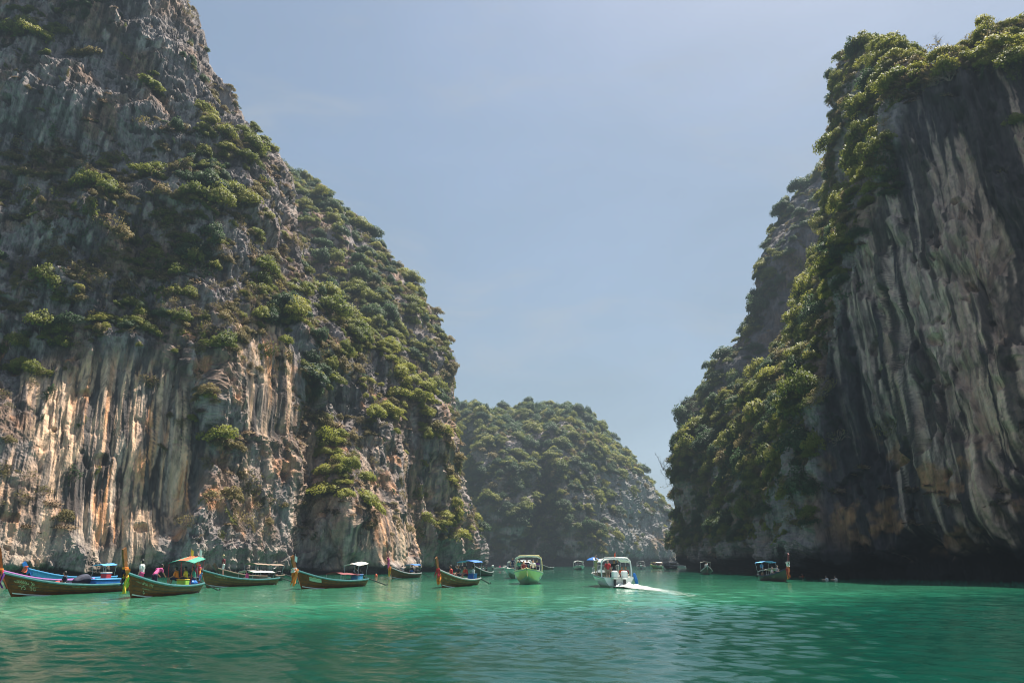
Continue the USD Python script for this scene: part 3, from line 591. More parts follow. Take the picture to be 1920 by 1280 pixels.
for kind in KINDS:
    for v in range(VARIANTS[kind]):
        nm = PLANT_NAME[kind] + ("" if v == 0 else f"_{v:03d}")
        define_plant(f"/World/left_cliff_greenery/{nm}", kind, 1000 + 17 * KINDS.index(kind) + v); PROTO[kind, v] = f"/World/left_cliff_greenery/{nm}"
PLIST = list(PROTO)
for c in (L1, L2, HILL, R1, R2):
    pi = UsdGeom.PointInstancer.Define(stage, f"/World/{c.name}_greenery")
    pi.CreatePrototypesRel().SetTargets([Sdf.Path(PROTO[k]) for k in PLIST])
    pp, qq, ss, ii = [], [], [], []
    for si, (cc, kind, pos, rot, s, var) in enumerate(SOWN):
        if cc is not c: continue
        q = rot.as_quat()
        for i in range(len(s)):
            if i in chosen.get(si, ()):
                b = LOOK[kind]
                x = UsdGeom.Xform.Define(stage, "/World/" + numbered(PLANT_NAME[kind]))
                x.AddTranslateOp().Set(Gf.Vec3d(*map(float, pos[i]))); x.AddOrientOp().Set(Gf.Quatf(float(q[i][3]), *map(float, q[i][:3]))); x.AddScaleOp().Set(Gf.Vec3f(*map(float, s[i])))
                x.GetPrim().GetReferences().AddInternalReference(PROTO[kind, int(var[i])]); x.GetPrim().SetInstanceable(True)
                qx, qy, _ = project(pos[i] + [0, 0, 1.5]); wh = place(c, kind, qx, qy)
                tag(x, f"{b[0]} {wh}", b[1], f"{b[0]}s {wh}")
        m = np.array([i not in chosen.get(si, ()) for i in range(len(s))], bool)
        pp.append(pos[m]); qq.append(q[m]); ss.append(s[m]); ii.append(np.array([PLIST.index((kind, int(v))) for v in var], int)[m])
    pp, qq, ss, ii = np.vstack(pp), np.vstack(qq), np.vstack(ss), np.concatenate(ii)
    pi.CreatePositionsAttr(Vt.Vec3fArray.FromNumpy(pp.astype(np.float32))); pi.CreateProtoIndicesAttr(Vt.IntArray.FromNumpy(ii.astype(np.int32)))
    pi.CreateScalesAttr(Vt.Vec3fArray.FromNumpy(ss.astype(np.float32)))
    pi.CreateOrientationsAttr(Vt.QuathArray([Gf.Quath(float(a[3]), float(a[0]), float(a[1]), float(a[2])) for a in qq]))
    tag(pi, f"mass of smaller trees, scrub and dry grass covering {WHERE[c.name]}", "greenery", kind="stuff")
    print(c.name, len(pp), "in mass")
# ---------------------------------------------------------------- boat materials
M = {
 "wood": simple("varnished_wood", (.20, .058, .014), .5, spec=.15, vary=.35, scale=2.2, wear=(.06, .028, .012)),
 "wood2": simple("weathered_wood", (.20, .085, .030), .6, spec=.15, vary=.35, scale=2.2, wear=(.08, .06, .04)),
 "darkwood": simple("dark_wood", (.055, .034, .022), .5, vary=.3),
 "plank": simple("deck_planks", (.16, .115, .075), .7, vary=.3),
 "teal": simple("teal_paint", (.07, .20, .22), .45, vary=.2), "white": simple("white_paint", (.72, .73, .71), .35, vary=.06),
 "gel": simple("white_gelcoat", (.76, .77, .73), .22, vary=.05), "cream": simple("cream_gelcoat", (.78, .66, .28), .25, vary=.06),
 "antifoul": simple("pale_green_bottom", (.42, .55, .36), .4, vary=.1), "grey": simple("grey_paint", (.34, .35, .36), .45, vary=.1),
 "purple": simple("purple_paint", (.48, .17, .50), .45, vary=.1), "blue": simple("blue_paint", (.02, .17, .55), .45, vary=.15), "sky": simple("light_blue_canvas", (.07, .33, .66), .7, vary=.12),
 "navy": simple("navy_cloth", (.012, .018, .05), .8, vary=.2), "black": simple("black_rubber", (.014, .014, .016), .5, vary=.2), "steel": simple("dull_steel", (.42, .43, .44), .35, metal=.8, vary=.1),
 "engine": simple("oily_engine", (.045, .047, .05), .4, metal=.3, vary=.3), "red": simple("red_cloth", (.50, .025, .03), .75, vary=.2), "maroon": simple("maroon_canvas", (.17, .018, .026), .75, vary=.2),
 "orange": simple("orange_cloth", (.72, .22, .02), .75, vary=.2), "yellow": simple("yellow_cloth", (.72, .47, .04), .75, vary=.2), "pink": simple("pink_cloth", (.72, .10, .30), .75, vary=.2),
 "green": simple("green_canvas", (.03, .26, .19), .75, vary=.15), "lime": simple("lime_cloth", (.28, .55, .06), .75, vary=.2), "violet": simple("violet_cloth", (.19, .035, .28), .75, vary=.2),
 "coral": simple("coral_canvas", (.75, .13, .05), .75, vary=.12), "pale": simple("pale_canvas", (.66, .60, .55), .75, vary=.1), "brown": simple("brown_tarp", (.26, .18, .13), .8, vary=.2),
 "script": simple("painted_script", (.50, .46, .26), .5, vary=.15), "panel": simple("pale_green_panel", (.36, .44, .33), .5, vary=.1), "rope": simple("rope", (.50, .42, .28), .9, vary=.2),
 "skin": simple("tanned_skin", (.36, .19, .115), .55, vary=.08), "skin2": simple("fair_skin", (.55, .33, .24), .55, vary=.08), "hair": simple("dark_hair", (.016, .012, .010), .6, vary=.2), "straw": simple("straw_hat", (.50, .40, .22), .8, vary=.15),
 "foam": None}
M["glass"] = usdkit.material(stage, "/World/Looks/tinted_glass", {"f": ("fresnel", {"IOR": 1.45}), "t": ("transparent_bsdf", {"color": (.35, .42, .45)}), "g": ("glossy_bsdf", {"roughness": .03}), "x": ("mix_closure", {})},
                             [("f.fac", "x.fac"), ("t.BSDF", "x.closure1"), ("g.BSDF", "x.closure2")], surface="x.closure")

def box(x0, x1, y0, y1, z0, z1, r=.02):
    """A box with rounded edges."""
    d = min(r, (x1 - x0) * .45, (y1 - y0) * .45, (z1 - z0) * .45)
    pts = []
    for sx in (x0, x1):
        for sy in (y0, y1):
            for sz in (z0, z1):
                ix, iy, iz = (d if sx == x0 else -d), (d if sy == y0 else -d), (d if sz == z0 else -d)
                pts += [(sx, sy + iy, sz + iz), (sx + ix, sy, sz + iz), (sx + ix, sy + iy, sz)]
    return trimesh.convex.convex_hull(np.array(pts))
def tube(a, b, r, sides=8, r2=None): return limb([a, b], [r, r if r2 is None else r2], sides)

class Hull:
    """A boat's shell from curves along its length (0 stern, 1 stem): half breadth, keel height, sheer height."""
    def __init__(s, L, beam, keel, sheer, rake=.1, full=.55):
        s.L, s.rake, s.full = L, rake, full; s.b, s.k, s.h = curve(beam), curve(keel), curve(sheer)
    def P(s, u, f, side=1, out=0.0):
        u, f = np.broadcast_arrays(np.asarray(u, float), np.asarray(f, float)); b, k, h = s.b(u), s.k(u), s.h(u)
        x = s.L * u * (1 - s.rake + s.rake * f); y = np.maximum(b * np.maximum(f, 0) ** s.full + out, 0) * side; z = k + (h - k) * f
        return np.stack([x, y, z], -1)
    def grid(s, us, fs, side, out=0.0, flip=False):
        U, F = np.meshgrid(us, fs, indexing="ij"); v = s.P(U, F, side, out).reshape(-1, 3); n, m = U.shape
        i, j = np.meshgrid(np.arange(n - 1), np.arange(m - 1), indexing="ij"); q = np.stack([i * m + j, (i + 1) * m + j, (i + 1) * m + j + 1, i * m + j + 1], -1).reshape(-1, 4)
        if (side < 0) ^ flip: q = q[:, ::-1]
        q = q[:, ::-1]
        return trimesh.Trimesh(v, np.vstack([q[:, [0, 1, 2]], q[:, [0, 2, 3]]]), process=False)
    def shell(s, lo=0.0, hi=1.0, inner=True, thick=.06, floor=.12):
        us, fs = np.linspace(0, 1, 30), np.linspace(lo, hi, 9); ms = []
        for sd in (1, -1):
            ms.append(s.grid(us, fs, sd))
            if inner and hi == 1.0: ms.append(s.grid(us[:-1], np.linspace(floor, 1, 5), sd, -thick, True))
        fs2 = np.linspace(lo, hi, 9); a, b = s.P(0, fs2, 1), s.P(0, fs2, -1); v = np.vstack([a, b]); n = 9
        q = np.array([[i, i + 1, n + i + 1, n + i] for i in range(n - 1)]); ms.append(trimesh.Trimesh(v, np.vstack([q[:, [0, 1, 2]], q[:, [0, 2, 3]]]), process=False))
        if inner and hi == 1.0:
            v2 = v + [thick, 0, 0]; ms.append(trimesh.Trimesh(v2, np.vstack([q[:, [0, 2, 1]], q[:, [0, 3, 2]]]), process=False))
        return trimesh.util.concatenate(ms)
    def floor(s, f, u0=0.02, u1=.9, dz=0.0):
        us = np.linspace(u0, u1, 16); a, b = s.P(us, f, 1, -.05), s.P(us, f, -1, -.05); z = min(a[:, 2].max(), a[:, 2].mean()) + dz
        v = np.vstack([a, b]); n = len(us); q = np.array([[i, i + 1, n + i + 1, n + i] for i in range(n - 1)]); q = q[:, ::-1]
        return trimesh.Trimesh(v, np.vstack([q[:, [0, 1, 2]], q[:, [0, 2, 3]]]), process=False)
    def rail(s, side, r, f=1.0, u0=0, u1=1, out=.015, dz=0.0, tall=1.0):
        us = np.linspace(u0, u1, 26); p = s.P(us, f, side, out) + [0, 0, dz]; m = limb(p, np.full(len(us), r), 6)
        if tall != 1:
            k = np.repeat(p[:, 2], 6); m.vertices[:, 2] = k + (m.vertices[:, 2] - k) * tall
        return m
    def wrap(s, mesh, u_left, f0, side, fwd_right=False, k=1.0):
        """Lays flat lettering (xy plane) on the side of the hull, reading left to right from outside."""
        v = np.array(mesh.vertices); x0 = s.L * u_left; sg = 1 if (side < 0) else -1
        x = x0 + sg * v[:, 0]; u = np.clip(x / s.L, 0.001, .999); H = s.h(u) - s.k(u); f = np.clip(f0 + v[:, 1] / H, .02, .99)
        p = s.P(u, f, side, .014 + v[:, 2]); p[:, 0] = x * (1 - s.rake + s.rake * f) ; m = trimesh.Trimesh(p, mesh.faces, process=False); return m

def scribble(rng, width, height, n):
    """Hand painted script too blurred to read: short looped strokes."""
    ms = []; x = 0; step = width / n
    for k in range(n):
        if rng.uniform() < .12: x += step; continue
        c = np.array([x + step * .5, height * .45]); t = np.linspace(0, rng.uniform(3.6, 6.0), 9) + rng.uniform(0, 6)
        w = step * rng.uniform(.3, .44); h = height * rng.uniform(.3, .46)
        pts = np.stack([c[0] + w * np.cos(t), c[1] + h * np.sin(t), 0 * t], 1)
        if rng.uniform() < .5: pts = np.vstack([pts, [c[0] + step * .3, height * rng.uniform(.9, 1.25), 0]])
        m = limb(pts, np.full(len(pts), height * .085), 4); m.vertices[:, 2] *= .08; ms.append(m); x += step
    return trimesh.util.concatenate(ms)

def ribbon(rng, top, length, w, sway):
    n = 9; t = np.linspace(0, 1, n); p = top + np.stack([sway[0] * t ** 1.6 + .05 * np.sin(6 * t + rng.uniform(0, 6)), sway[1] * t ** 1.6 + .05 * np.cos(5 * t + rng.uniform(0, 6)), -length * t], 1)
    a = rng.uniform(0, 3.14); d = np.stack([np.cos(a + .8 * t), np.sin(a + .8 * t), 0 * t], 1) * (w * (1 - .35 * t))[:, None]; o = np.stack([-d[:, 1], d[:, 0], 0 * t], 1) * .16
    v = np.stack([p - d, p + o, p + d, p - o], 1).reshape(-1, 3); i, j = np.meshgrid(np.arange(n - 1), np.arange(4), indexing="ij")
    q = np.stack([i * 4 + j, i * 4 + (j + 1) % 4, (i + 1) * 4 + (j + 1) % 4, (i + 1) * 4 + j], -1).reshape(-1, 4)
    return trimesh.Trimesh(v, np.vstack([q[:, [0, 1, 2]], q[:, [0, 2, 3]], [[0, 2, 1], [0, 3, 2]], [[4 * n - 4, 4 * n - 3, 4 * n - 2], [4 * n - 4, 4 * n - 2, 4 * n - 1]]]), process=False)

def awning(x0, x1, half, z0, z1, sag=.16, thick=.03, n=9, edge=.0):
    """A curved roof sheet, higher in the middle."""
    ys = np.linspace(-half, half, n); xs = np.linspace(x0, x1, 7); X, Yy = np.meshgrid(xs, ys, indexing="ij")
    Z = z0 + (z1 - z0) * (X - x0) / (x1 - x0) - sag * (Yy / half) ** 2 - edge * (np.abs(Yy) / half) ** 6 - .025 * np.sin((X - x0) / (x1 - x0) * np.pi * 3) ** 2
    v = np.concatenate([np.stack([X, Yy, Z], -1).reshape(-1, 3), np.stack([X, Yy, Z - thick], -1).reshape(-1, 3)]); a = 7 * n
    q = []
    for i in range(6):
        for j in range(n - 1):
            k = i * n + j; q += [[k, k + n, k + n + 1, k + 1], [a + k, a + k + 1, a + k + n + 1, a + k + n]]
    for j in range(n - 1): q += [[j, j + 1, a + j + 1, a + j], [6 * n + j + 1, 6 * n + j, a + 6 * n + j, a + 6 * n + j + 1]]
    for i in range(6): q += [[(i + 1) * n, i * n, a + i * n, a + (i + 1) * n], [i * n + n - 1, (i + 1) * n + n - 1, a + (i + 1) * n + n - 1, a + i * n + n - 1]]
    q = np.array(q); return trimesh.Trimesh(v, np.vstack([q[:, [0, 1, 2]], q[:, [0, 2, 3]]]), process=False)

class Boat: pass
def settle(bow, stern_px, L, near=False):
    """Position of the stern and heading, from the bow's water point, the stern's place across and the length."""
    d = ray(stern_px, 1080); d = d[:2] / d[1]                  # points at (d*Y)
    a, b, c = d @ d, -2 * d @ bow[:2], bow[:2] @ bow[:2] - L * L; disc = b * b - 4 * a * c
    Yq = (-b + (-1 if near else 1) * math.sqrt(max(disc, 0))) / (2 * a); st_ = np.array([*(d * Yq), 0.0]); h = bow - st_
    return st_, math.atan2(h[1], h[0])
def longtail(label, bow_px, bow_py, stern_px, L, group=None, hull="wood", trim="teal", prow=1.1, prow_mat="wood", garlands=(), roofs=(), script=None, side=1, tail=True, near=False, stripe=True, seed=1, scale=1.0, panel=None, roll=0.0, posts="steel", rail2=None, prow_lean=.62, beam=.88):
    rng = np.random.default_rng(seed); bow = on_water(bow_px, bow_py); stern, yaw = settle(bow, stern_px, L, near)
    t = thing("longtail_boat", label, "boat", (stern[0], stern[1], -.02), yaw, group)
    h = Hull(L / .9 * 1.0, [(0, .60 * beam), (.25, .9 * beam), (.5, beam), (.72, .80 * beam), (.88, .42 * beam), (.96, .16 * beam), (1, .035)],
             [(0, -.14), (.4, -.25), (.8, -.2), (.93, -.12), (1, -.05)], [(0, .68), (.3, .60), (.55, .70), (.75, .95), (.9, 1.30), (1, 1.58)], .10)
    part("hull", h.shell(), M[hull], t, 50)
    part("floor_boards", h.floor(.42), M["plank"], t)
    for sd in (1, -1): part("gunwale", h.rail(sd, .055, .97, tall=1.5, out=.02), M[trim], t)
    if hull in ('wood', 'wood2', 'darkwood'): part('plank_seam', [h.rail(sd, .012, f, .02, .97, out=.006, tall=1.2) for sd in (1, -1) for f in (.38, .56, .76)], M['black'], t)
    if rail2: part("side_strake", [h.rail(sd, .05, .72, 0, .98, tall=4.2, out=.012) for sd in (1, -1)], M[rail2], t)
    if stripe: part("waterline_stripe", [h.rail(sd, .018, .19, .02, .985, out=.012, tall=2.2) for sd in (1, -1)], M["white"], t)
    for u in (.18, .36, .54, .7):                                # thwarts
        w = float(h.b(u)) * .93; x = u * h.L * .96; z = float(h.h(u)) - .16
        part("thwart", box(x - .11, x + .11, -w, w, z - .04, z), M["plank"], t)
    X = h.L; ts = np.linspace(0, 1, 8)                           # upswept stem post
    mid = np.stack([X - .12 + prow_lean * ts + .10 * ts ** 2, 0 * ts, 1.10 + (.48 + prow) * ts], 1); hw = .15 * (1 + .55 * ts) * (1 - .25 * (ts > .99)); v = []
    dx = np.gradient(mid[:, 0]); dz = np.gradient(mid[:, 2]); nn = np.stack([dz, 0 * dz, -dx], 1); nn /= np.linalg.norm(nn, axis=1, keepdims=True)
    for i in range(8):
        for s1, s2 in ((-1, -1), (1, -1), (1, 1), (-1, 1)): v.append(mid[i] + nn[i] * hw[i] * s1 + np.array([0, .055 * s2, 0]))
    q = [[4 * i + j, 4 * i + (j + 1) % 4, 4 * i + 4 + (j + 1) % 4, 4 * i + 4 + j] for i in range(7) for j in range(4)] + [[3, 2, 1, 0], [28, 29, 30, 31]]
    q = np.array(q); part("prow_post", trimesh.Trimesh(np.array(v), np.vstack([q[:, [0, 1, 2]], q[:, [0, 2, 3]]]), process=False), M[prow_mat], t, 30)
    for gi, (cm, length, zt) in enumerate(garlands):             # cloth garlands tied round the stem post
        zz = 1.58 + zt; length = min(length, zz - .35); tt = (zz - 1.10) / (.48 + prow); px_ = X - .12 + prow_lean * tt + .10 * tt ** 2
        ms = [trimesh.creation.torus(.20, .065, 12, 6)]; ms[0].apply_scale([1, .62, 1.1]); ms[0].apply_translation([px_, 0, zz])
        for k in range(5):
            ms.append(ribbon(rng, np.array([px_ + rng.uniform(-.02, .24), rng.uniform(-.15, .15) + .08 * side, zz - .03]), length * rng.uniform(.75, 1.1), .11, (rng.uniform(-.1, .25), rng.uniform(-.12, .12))))
        part("garland", ms, M[cm], t, 50)
    for (x0, x1, z0, z1, mat, half, *rest) in roofs:
        part("awning", awning(x0, x1, half, z0, z1), M[mat], t, 60)
        if rest: part("awning_stripe", awning(x0 - .01, x1 + .01, half * .36, z0 + .012, z1 + .012, .02, .02), M[rest[0]], t, 60)
        for xx in (x0 + .08, x1 - .08):
            zt = z0 + (z1 - z0) * (xx - x0) / (x1 - x0); u = xx / h.L
            for sd in (1, -1):
                y = sd * min(half - .05, float(h.b(min(max(u, 0), 1))) - .02); part("awning_post", tube((xx, y, float(h.h(min(max(u, 0), 1))) - .12), (xx, sd * (half - .05), zt - .13 * (1 - 0)), .02, 6), M[posts], t)
    if script is not None:
        for (u, f0, w, hh, n, *txt) in script:
            part("lettering", h.wrap(meshkit.text_mesh(txt[0], hh, .004) if txt else scribble(rng, w, hh, n), u, f0, side), M["script"], t, False)
    if panel:
        u, f0, w, hh = panel; g = trimesh.creation.box([w, hh, .006]).subdivide().subdivide().subdivide(); g.apply_translation([w / 2, hh / 2, -.006]); part("name_panel", h.wrap(g, u, f0, side), M["panel"], t, 30)
    if tail:                                                     # long tail engine: block, air filter, tiller, shaft and screw
        e = [box(.25, .95, -.2, .2, .78, 1.12, .05), tube((.45, 0, 1.1), (.45, 0, 1.32), .13, 10), box(.95, 1.2, -.12, .12, .82, 1.0), tube((.6, .2, 1.0), (.6, .34, 1.0), .07, 8), tube((.3, -.15, 1.1), (.15, -.3, 1.5), .03, 6)]
        part("engine", e, M["engine"], t, 30)
        part("tiller", tube((1.1, .05, 1.05), (2.1, .12, 1.42), .025, 6), M["steel"], t)
        pr = [tube((.35, 0, .92), (-4.0, .25, -.02), .065, 8, .05)]
        for k in range(3):
            a = k * 2.094; b = trimesh.creation.box([.03, .08, .2]); b.apply_translation([0, 0, .1]); b.apply_transform(trimesh.transformations.rotation_matrix(a, [1, 0, 0])); b.apply_translation([-4.02, .25, -.02]); pr.append(b)
        part("tail_shaft", pr, M["black"], t)
    B = Boat(); B.t, B.h, B.o, B.yaw = t, h, np.array([stern[0], stern[1], -.02]), yaw; return B
def inboat(B, x, y, z):
    c, s = math.cos(B.yaw), math.sin(B.yaw); return B.o + [x * c - y * s, x * s + y * c, z]

# ---------------------------------------------------------------- people
def capsule(pts_r):
    out = []
    for (a, ra), (b, rb) in zip(pts_r[:-1], pts_r[1:]):
        sa, sb = (manifold3d.Manifold.sphere(r, 8).translate(tuple(map(float, p))) for p, r in ((a, ra), (b, rb)))
        out.append(manifold3d.Manifold.batch_hull([sa, sb]))
    return out
def solid(list_, fine=.05):
    m = manifold3d.Manifold.batch_boolean(list_, manifold3d.OpType.Add).refine_to_length(fine).to_mesh()
    t = trimesh.Trimesh(m.vert_properties[:, :3], m.tri_verts, process=True); trimesh.smoothing.filter_taubin(t, iterations=6); return t
POSES = {}
def pose(name):
    """Joints of a figure facing +x: standing with feet at z = 0, or sitting / swimming with hips at z = 0."""
    if name in POSES: return POSES[name]
    A = np.array
    hip = .92 if name in ("stand", "raise", "bend") else .0
    lean = {"sit": .06, "bend": .42, "stand": .02, "raise": .02, "swim": .15}[name]
    H = A([0, 0, hip]); chest = H + [lean * .9, 0, .40 - lean * .2]; neck = H + [lean * 1.2, 0, .54 - lean * .3]; head = neck + [.03 + lean * .25, 0, .17]
    limbs, arms, legs = [], [], []
    torso = capsule([(H + [0, 0, .02], .135), (H + [lean * .4, 0, .2], .125), (chest, .145)]) + capsule([(chest + [0, .15, .06], .085), (chest + [0, -.15, .06], .085)]) + capsule([(H + [0, .08, 0], .12), (H + [0, -.08, 0], .12)])
    neckm = capsule([(chest + [.01, 0, .08], .06), (head - [0, 0, .08], .055)])
    hd = capsule([(head + [-.015, 0, .03], .098), (head + [.02, 0, -.05], .074)]) + capsule([(head + [.085, 0, .0], .02), (head + [.11, 0, -.025], .018)]) + capsule([(head + [0, .095, -.01], .022), (head + [0, .1, .015], .02)]) + capsule([(head + [0, -.095, -.01], .022), (head + [0, -.1, .015], .02)])
    sleeves, shorts = [], []
    for s in (1, -1):
        sh = chest + [0, s * .2, .07]
        if name == "raise" and s == 1: el, wr = sh + [.12, .12, .2], sh + [.2, .05, .45]
        elif name == "sit": el, wr = sh + [.08, s * .07, -.28], sh + [.3, s * .0, -.36]
        elif name == "bend": el, wr = sh + [.14, s * .04, -.26], sh + [.34, s * .02, -.42]
        elif name == "swim": el, wr = sh + [.2, s * .12, -.12], sh + [.45, s * .1, -.1]
        else: el, wr = sh + [-.02, s * .07, -.29], sh + [.06, s * .06, -.54]
        arms += capsule([(sh, .058), (el, .043), (wr, .032)]); sleeves += capsule([(sh, .076), (sh + (el - sh) * .7, .064)])
        d = (wr - el) / np.linalg.norm(wr - el); side_ = np.cross(d, [1, 0, .2]); side_ /= np.linalg.norm(side_); nrm_ = np.cross(d, side_)
        palm = wr + d * .07; arms += capsule([(wr, .03), (palm + side_ * .018, .026)]) + capsule([(wr, .03), (palm - side_ * .018, .026)])
        for f, ln in zip((-.032, -.011, .011, .032), (.06, .075, .08, .068)):
            k = palm + side_ * f + d * .01; arms += capsule([(k, .0095), (k + d * ln * .55, .009), (k + d * ln * .9 + nrm_ * .02, .008)])
        arms += capsule([(wr + d * .03 + side_ * .03, .011), (wr + d * .06 + side_ * .062, .0095), (wr + d * .1 + side_ * .06, .0085)])
        hp = H + [0, s * .09, -.02]
        if name in ("stand", "raise"): kn, an = hp + [.03, s * .03, -.43], A([-.02, s * .13, .08])
        elif name == "bend": kn, an = hp + [.06, s * .03, -.43], A([-.02, s * .13, .08])
        elif name == "sit": kn, an = hp + [.42, s * .06, .05], hp + [.46, s * .08, -.40]
        else: kn, an = hp + [-.1, s * .04, -.4], hp + [-.2, s * .06, -.8]
        legs += capsule([(hp, .088), (kn, .058), (an, .04)]) + capsule([(an + [-.04, 0, -.045], .035), (an + [.15, 0, -.055], .026)])
        shorts += capsule([(hp + [0, 0, .03], .112), (hp + (kn - hp) * .8, .088)])
    body = solid(torso + neckm + hd + arms + legs, .045)
    shirt = solid(capsule([(H + [0, 0, .06], .15), (H + [lean * .4, 0, .2], .142), (chest, .162)]) + capsule([(chest + [0, .15, .06], .1), (chest + [0, -.15, .06], .1)]) + sleeves, .06)
    sh_ = solid(capsule([(H + [0, .08, 0], .14), (H + [0, -.08, 0], .14)]) + shorts, .06)
    hair = solid(capsule([(head + [-.035, 0, .05], .106), (head + [-.05, 0, -.03], .088)]), .05)
    hat = trimesh.util.concatenate([trimesh.creation.cylinder(.21, .02, sections=20, transform=trimesh.transformations.translation_matrix(head + [0, 0, .075])), solid(capsule([(head + [0, 0, .08], .115), (head + [0, 0, .11], .1)]), .05)])
    POSES[name] = (body, shirt, sh_, hair, hat); return POSES[name]
def person(label, loc, yaw, pose_name, shirt="white", shorts="navy", skin="skin", hat=None, vest=None, group=None):
    b, s, sh, ha, ht = pose(pose_name); t = thing("person", label, "person", loc, yaw, group)
    part("body", b, M[skin], t, True)
    if shirt: part("shirt", s, M[shirt], t, True)
    if shorts: part("shorts", sh, M[shorts], t, True)
    part("hat", ht, M[hat], t, 40) if hat else part("hair", ha, M["hair"], t, True)
    return t

# ---------------------------------------------------------------- longtail boats
G_L = "longtail boats moored below the left cliff"
LT_purple = longtail("longtail boat with a broad purple strake, half hidden behind the leftmost varnished boat", 12, 1103, 168, 10.5, None, "wood2", "purple", 1.2, garlands=[("orange", .9, .2)], seed=21, rail2="purple", side=1, tail=False)
LT_blue = longtail("blue longtail boat with light blue stern awning, behind the purple one at far left", 66, 1095, 213, 10, None, "blue", "sky", .55, prow_mat="blue", garlands=[("coral", .5, .15)], roofs=[(.5, 2.4, 2.05, 1.95, "sky", .8)], seed=22, side=1, tail=False, rail2="sky")
LT1 = longtail("leftmost varnished longtail boat with yellow script on its bow and teal gunwale", 22, 1118, 240, 10.8, None, "wood", "teal", 1.5, prow_mat="wood",
               garlands=[("orange", .75, .12), ("pink", 1.3, -.05), ("violet", 1.35, -.1), ("red", 1.0, 0)], script=[(.955, .66, 1.6, .2, 11), (.93, .40, 1.35, .24, 5), (.925, .58, 1.5, .06, 16), (.56, .74, 1.3, .08, 22)], seed=23, side=1, tail=False)
LT2 = longtail("varnished longtail boat with tall prow and green and orange striped awning", 246, 1121, 371, 10, None, "wood", "teal", 1.35, prow_mat="wood2",
               garlands=[("orange", .5, .22), ("navy", .75, .05), ("yellow", 1.35, -.25), ("lime", 1.45, -.3)], roofs=[(1.2, 3.3, 2.55, 2.25, "green", .9, "coral")], script=[(.93, .72, .5, .09, 4), (.88, .68, 1.2, .17, 8), (.88, .50, .9, .07, 12), (.875, .28, .3, .26, 1)], seed=24, side=1, posts="red")
LT3 = longtail("longtail boat with red and pink prow garlands and low pale roof, man on its bow", 388, 1101, 516, 10.4, None, "wood2", "teal", .75, prow_mat="wood2",
               garlands=[("red", .9, .3), ("pink", 1.3, .1), ("orange", .55, .05), ("sky", 1.1, -.35)], roofs=[(1.3, 5.0, 1.35, 1.42, "pale", .82)], script=[(.885, .78, 1.5, .11, 16)], seed=25, side=1)
LT3b = longtail("dark longtail boat with two flat brown roofs, behind the boat with pink garlands", 418, 1091, 527, 10, None, "darkwood", "brown", .4, prow_mat="darkwood", roofs=[(.6, 3.0, 1.95, 1.98, "brown", .85), (3.2, 5.8, 2.0, 2.1, "brown", .85)], seed=26, side=1, tail=True, stripe=False)
LT4 = longtail("longtail boat with orange garland, maroon low roof and small white stern awning", 566, 1104, 682, 9.6, None, "wood", "teal", 1.05, prow_mat="wood2", garlands=[("pale", .3, .08), ("orange", 1.45, .05), ("orange", 1.3, -.02)],
               roofs=[(.55, 2.3, 2.2, 2.0, "pale", .78), (1.9, 5.1, 1.22, 1.3, "maroon", .78)], script=[(.875, .76, .75, .2, 6), (.79, .74, .3, .2, 2, "64")], panel=(.88, .60, 1.45, .3), seed=27, side=1)
LT5 = longtail("small longtail boat with pink ribbon on its red prow and blue awning", 735, 1084, 784, 9, None, "wood2", "grey", 1.25, prow_mat="maroon", garlands=[("pink", 1.2, 1.0), ("orange", 1.3, 0), ("yellow", 1.2, -.1)], roofs=[(.9, 3.3, 1.95, 1.9, "blue", .8)], script=[(.93, .7, .4, .1, 3)], seed=28, side=1)
LT6 = longtail("longtail boat with red and orange garlands and bright blue awning, rightmost of the left row", 829, 1101, 892, 9, None, "wood2", "grey", .95, prow_mat="wood2", garlands=[("red", .7, 0), ("orange", 1.3, -.45), ("orange", 1.15, -.5)], roofs=[(.5, 3.0, 2.35, 2.3, "blue", .9)], script=[(.93, .6, .3, .15, 2), (.84, .66, .9, .1, 8)], seed=29, side=1)
LT6b = longtail("dark longtail boat with seated passengers, just beyond the bright blue awning", 893, 1080, 920, 8.5, None, "darkwood", "grey", .5, prow_mat="darkwood", seed=30, side=1, tail=False, stripe=False)
LT7 = longtail("dark longtail boat with blue awning and orange garlands under the right cliff", 1474, 1090, 1428, 9, None, "darkwood", "navy", 1.5, prow_mat="maroon", garlands=[("pale", .5, .6), ("coral", 1.1, .2), ("orange", 1.2, 0), ("red", .9, -.1)],
               roofs=[(.6, 3.4, 2.25, 2.3, "sky", .9), (1.2, 4.6, 1.25, 1.5, "pale", .8)], script=[(.66, .6, .5, .22, 3)], seed=31, side=-1, tail=False, stripe=False)
LT8 = longtail("small dark longtail boat with white awning, bow on, left of the garlanded boat", 1327, 1077, 1323, 7.5, None, "darkwood", "grey", .3, prow_mat="grey", roofs=[(1.0, 3.0, 2.3, 2.3, "pale", .95)], seed=32, side=1, tail=False, stripe=False, beam=1.05)
LT9 = longtail("faint grey longtail boat far off, low beside the yellow hulled speedboat", 1018, 1067, 1036, 9, None, "darkwood", "grey", .3, prow_mat="darkwood", seed=33, side=1, tail=False, stripe=False)

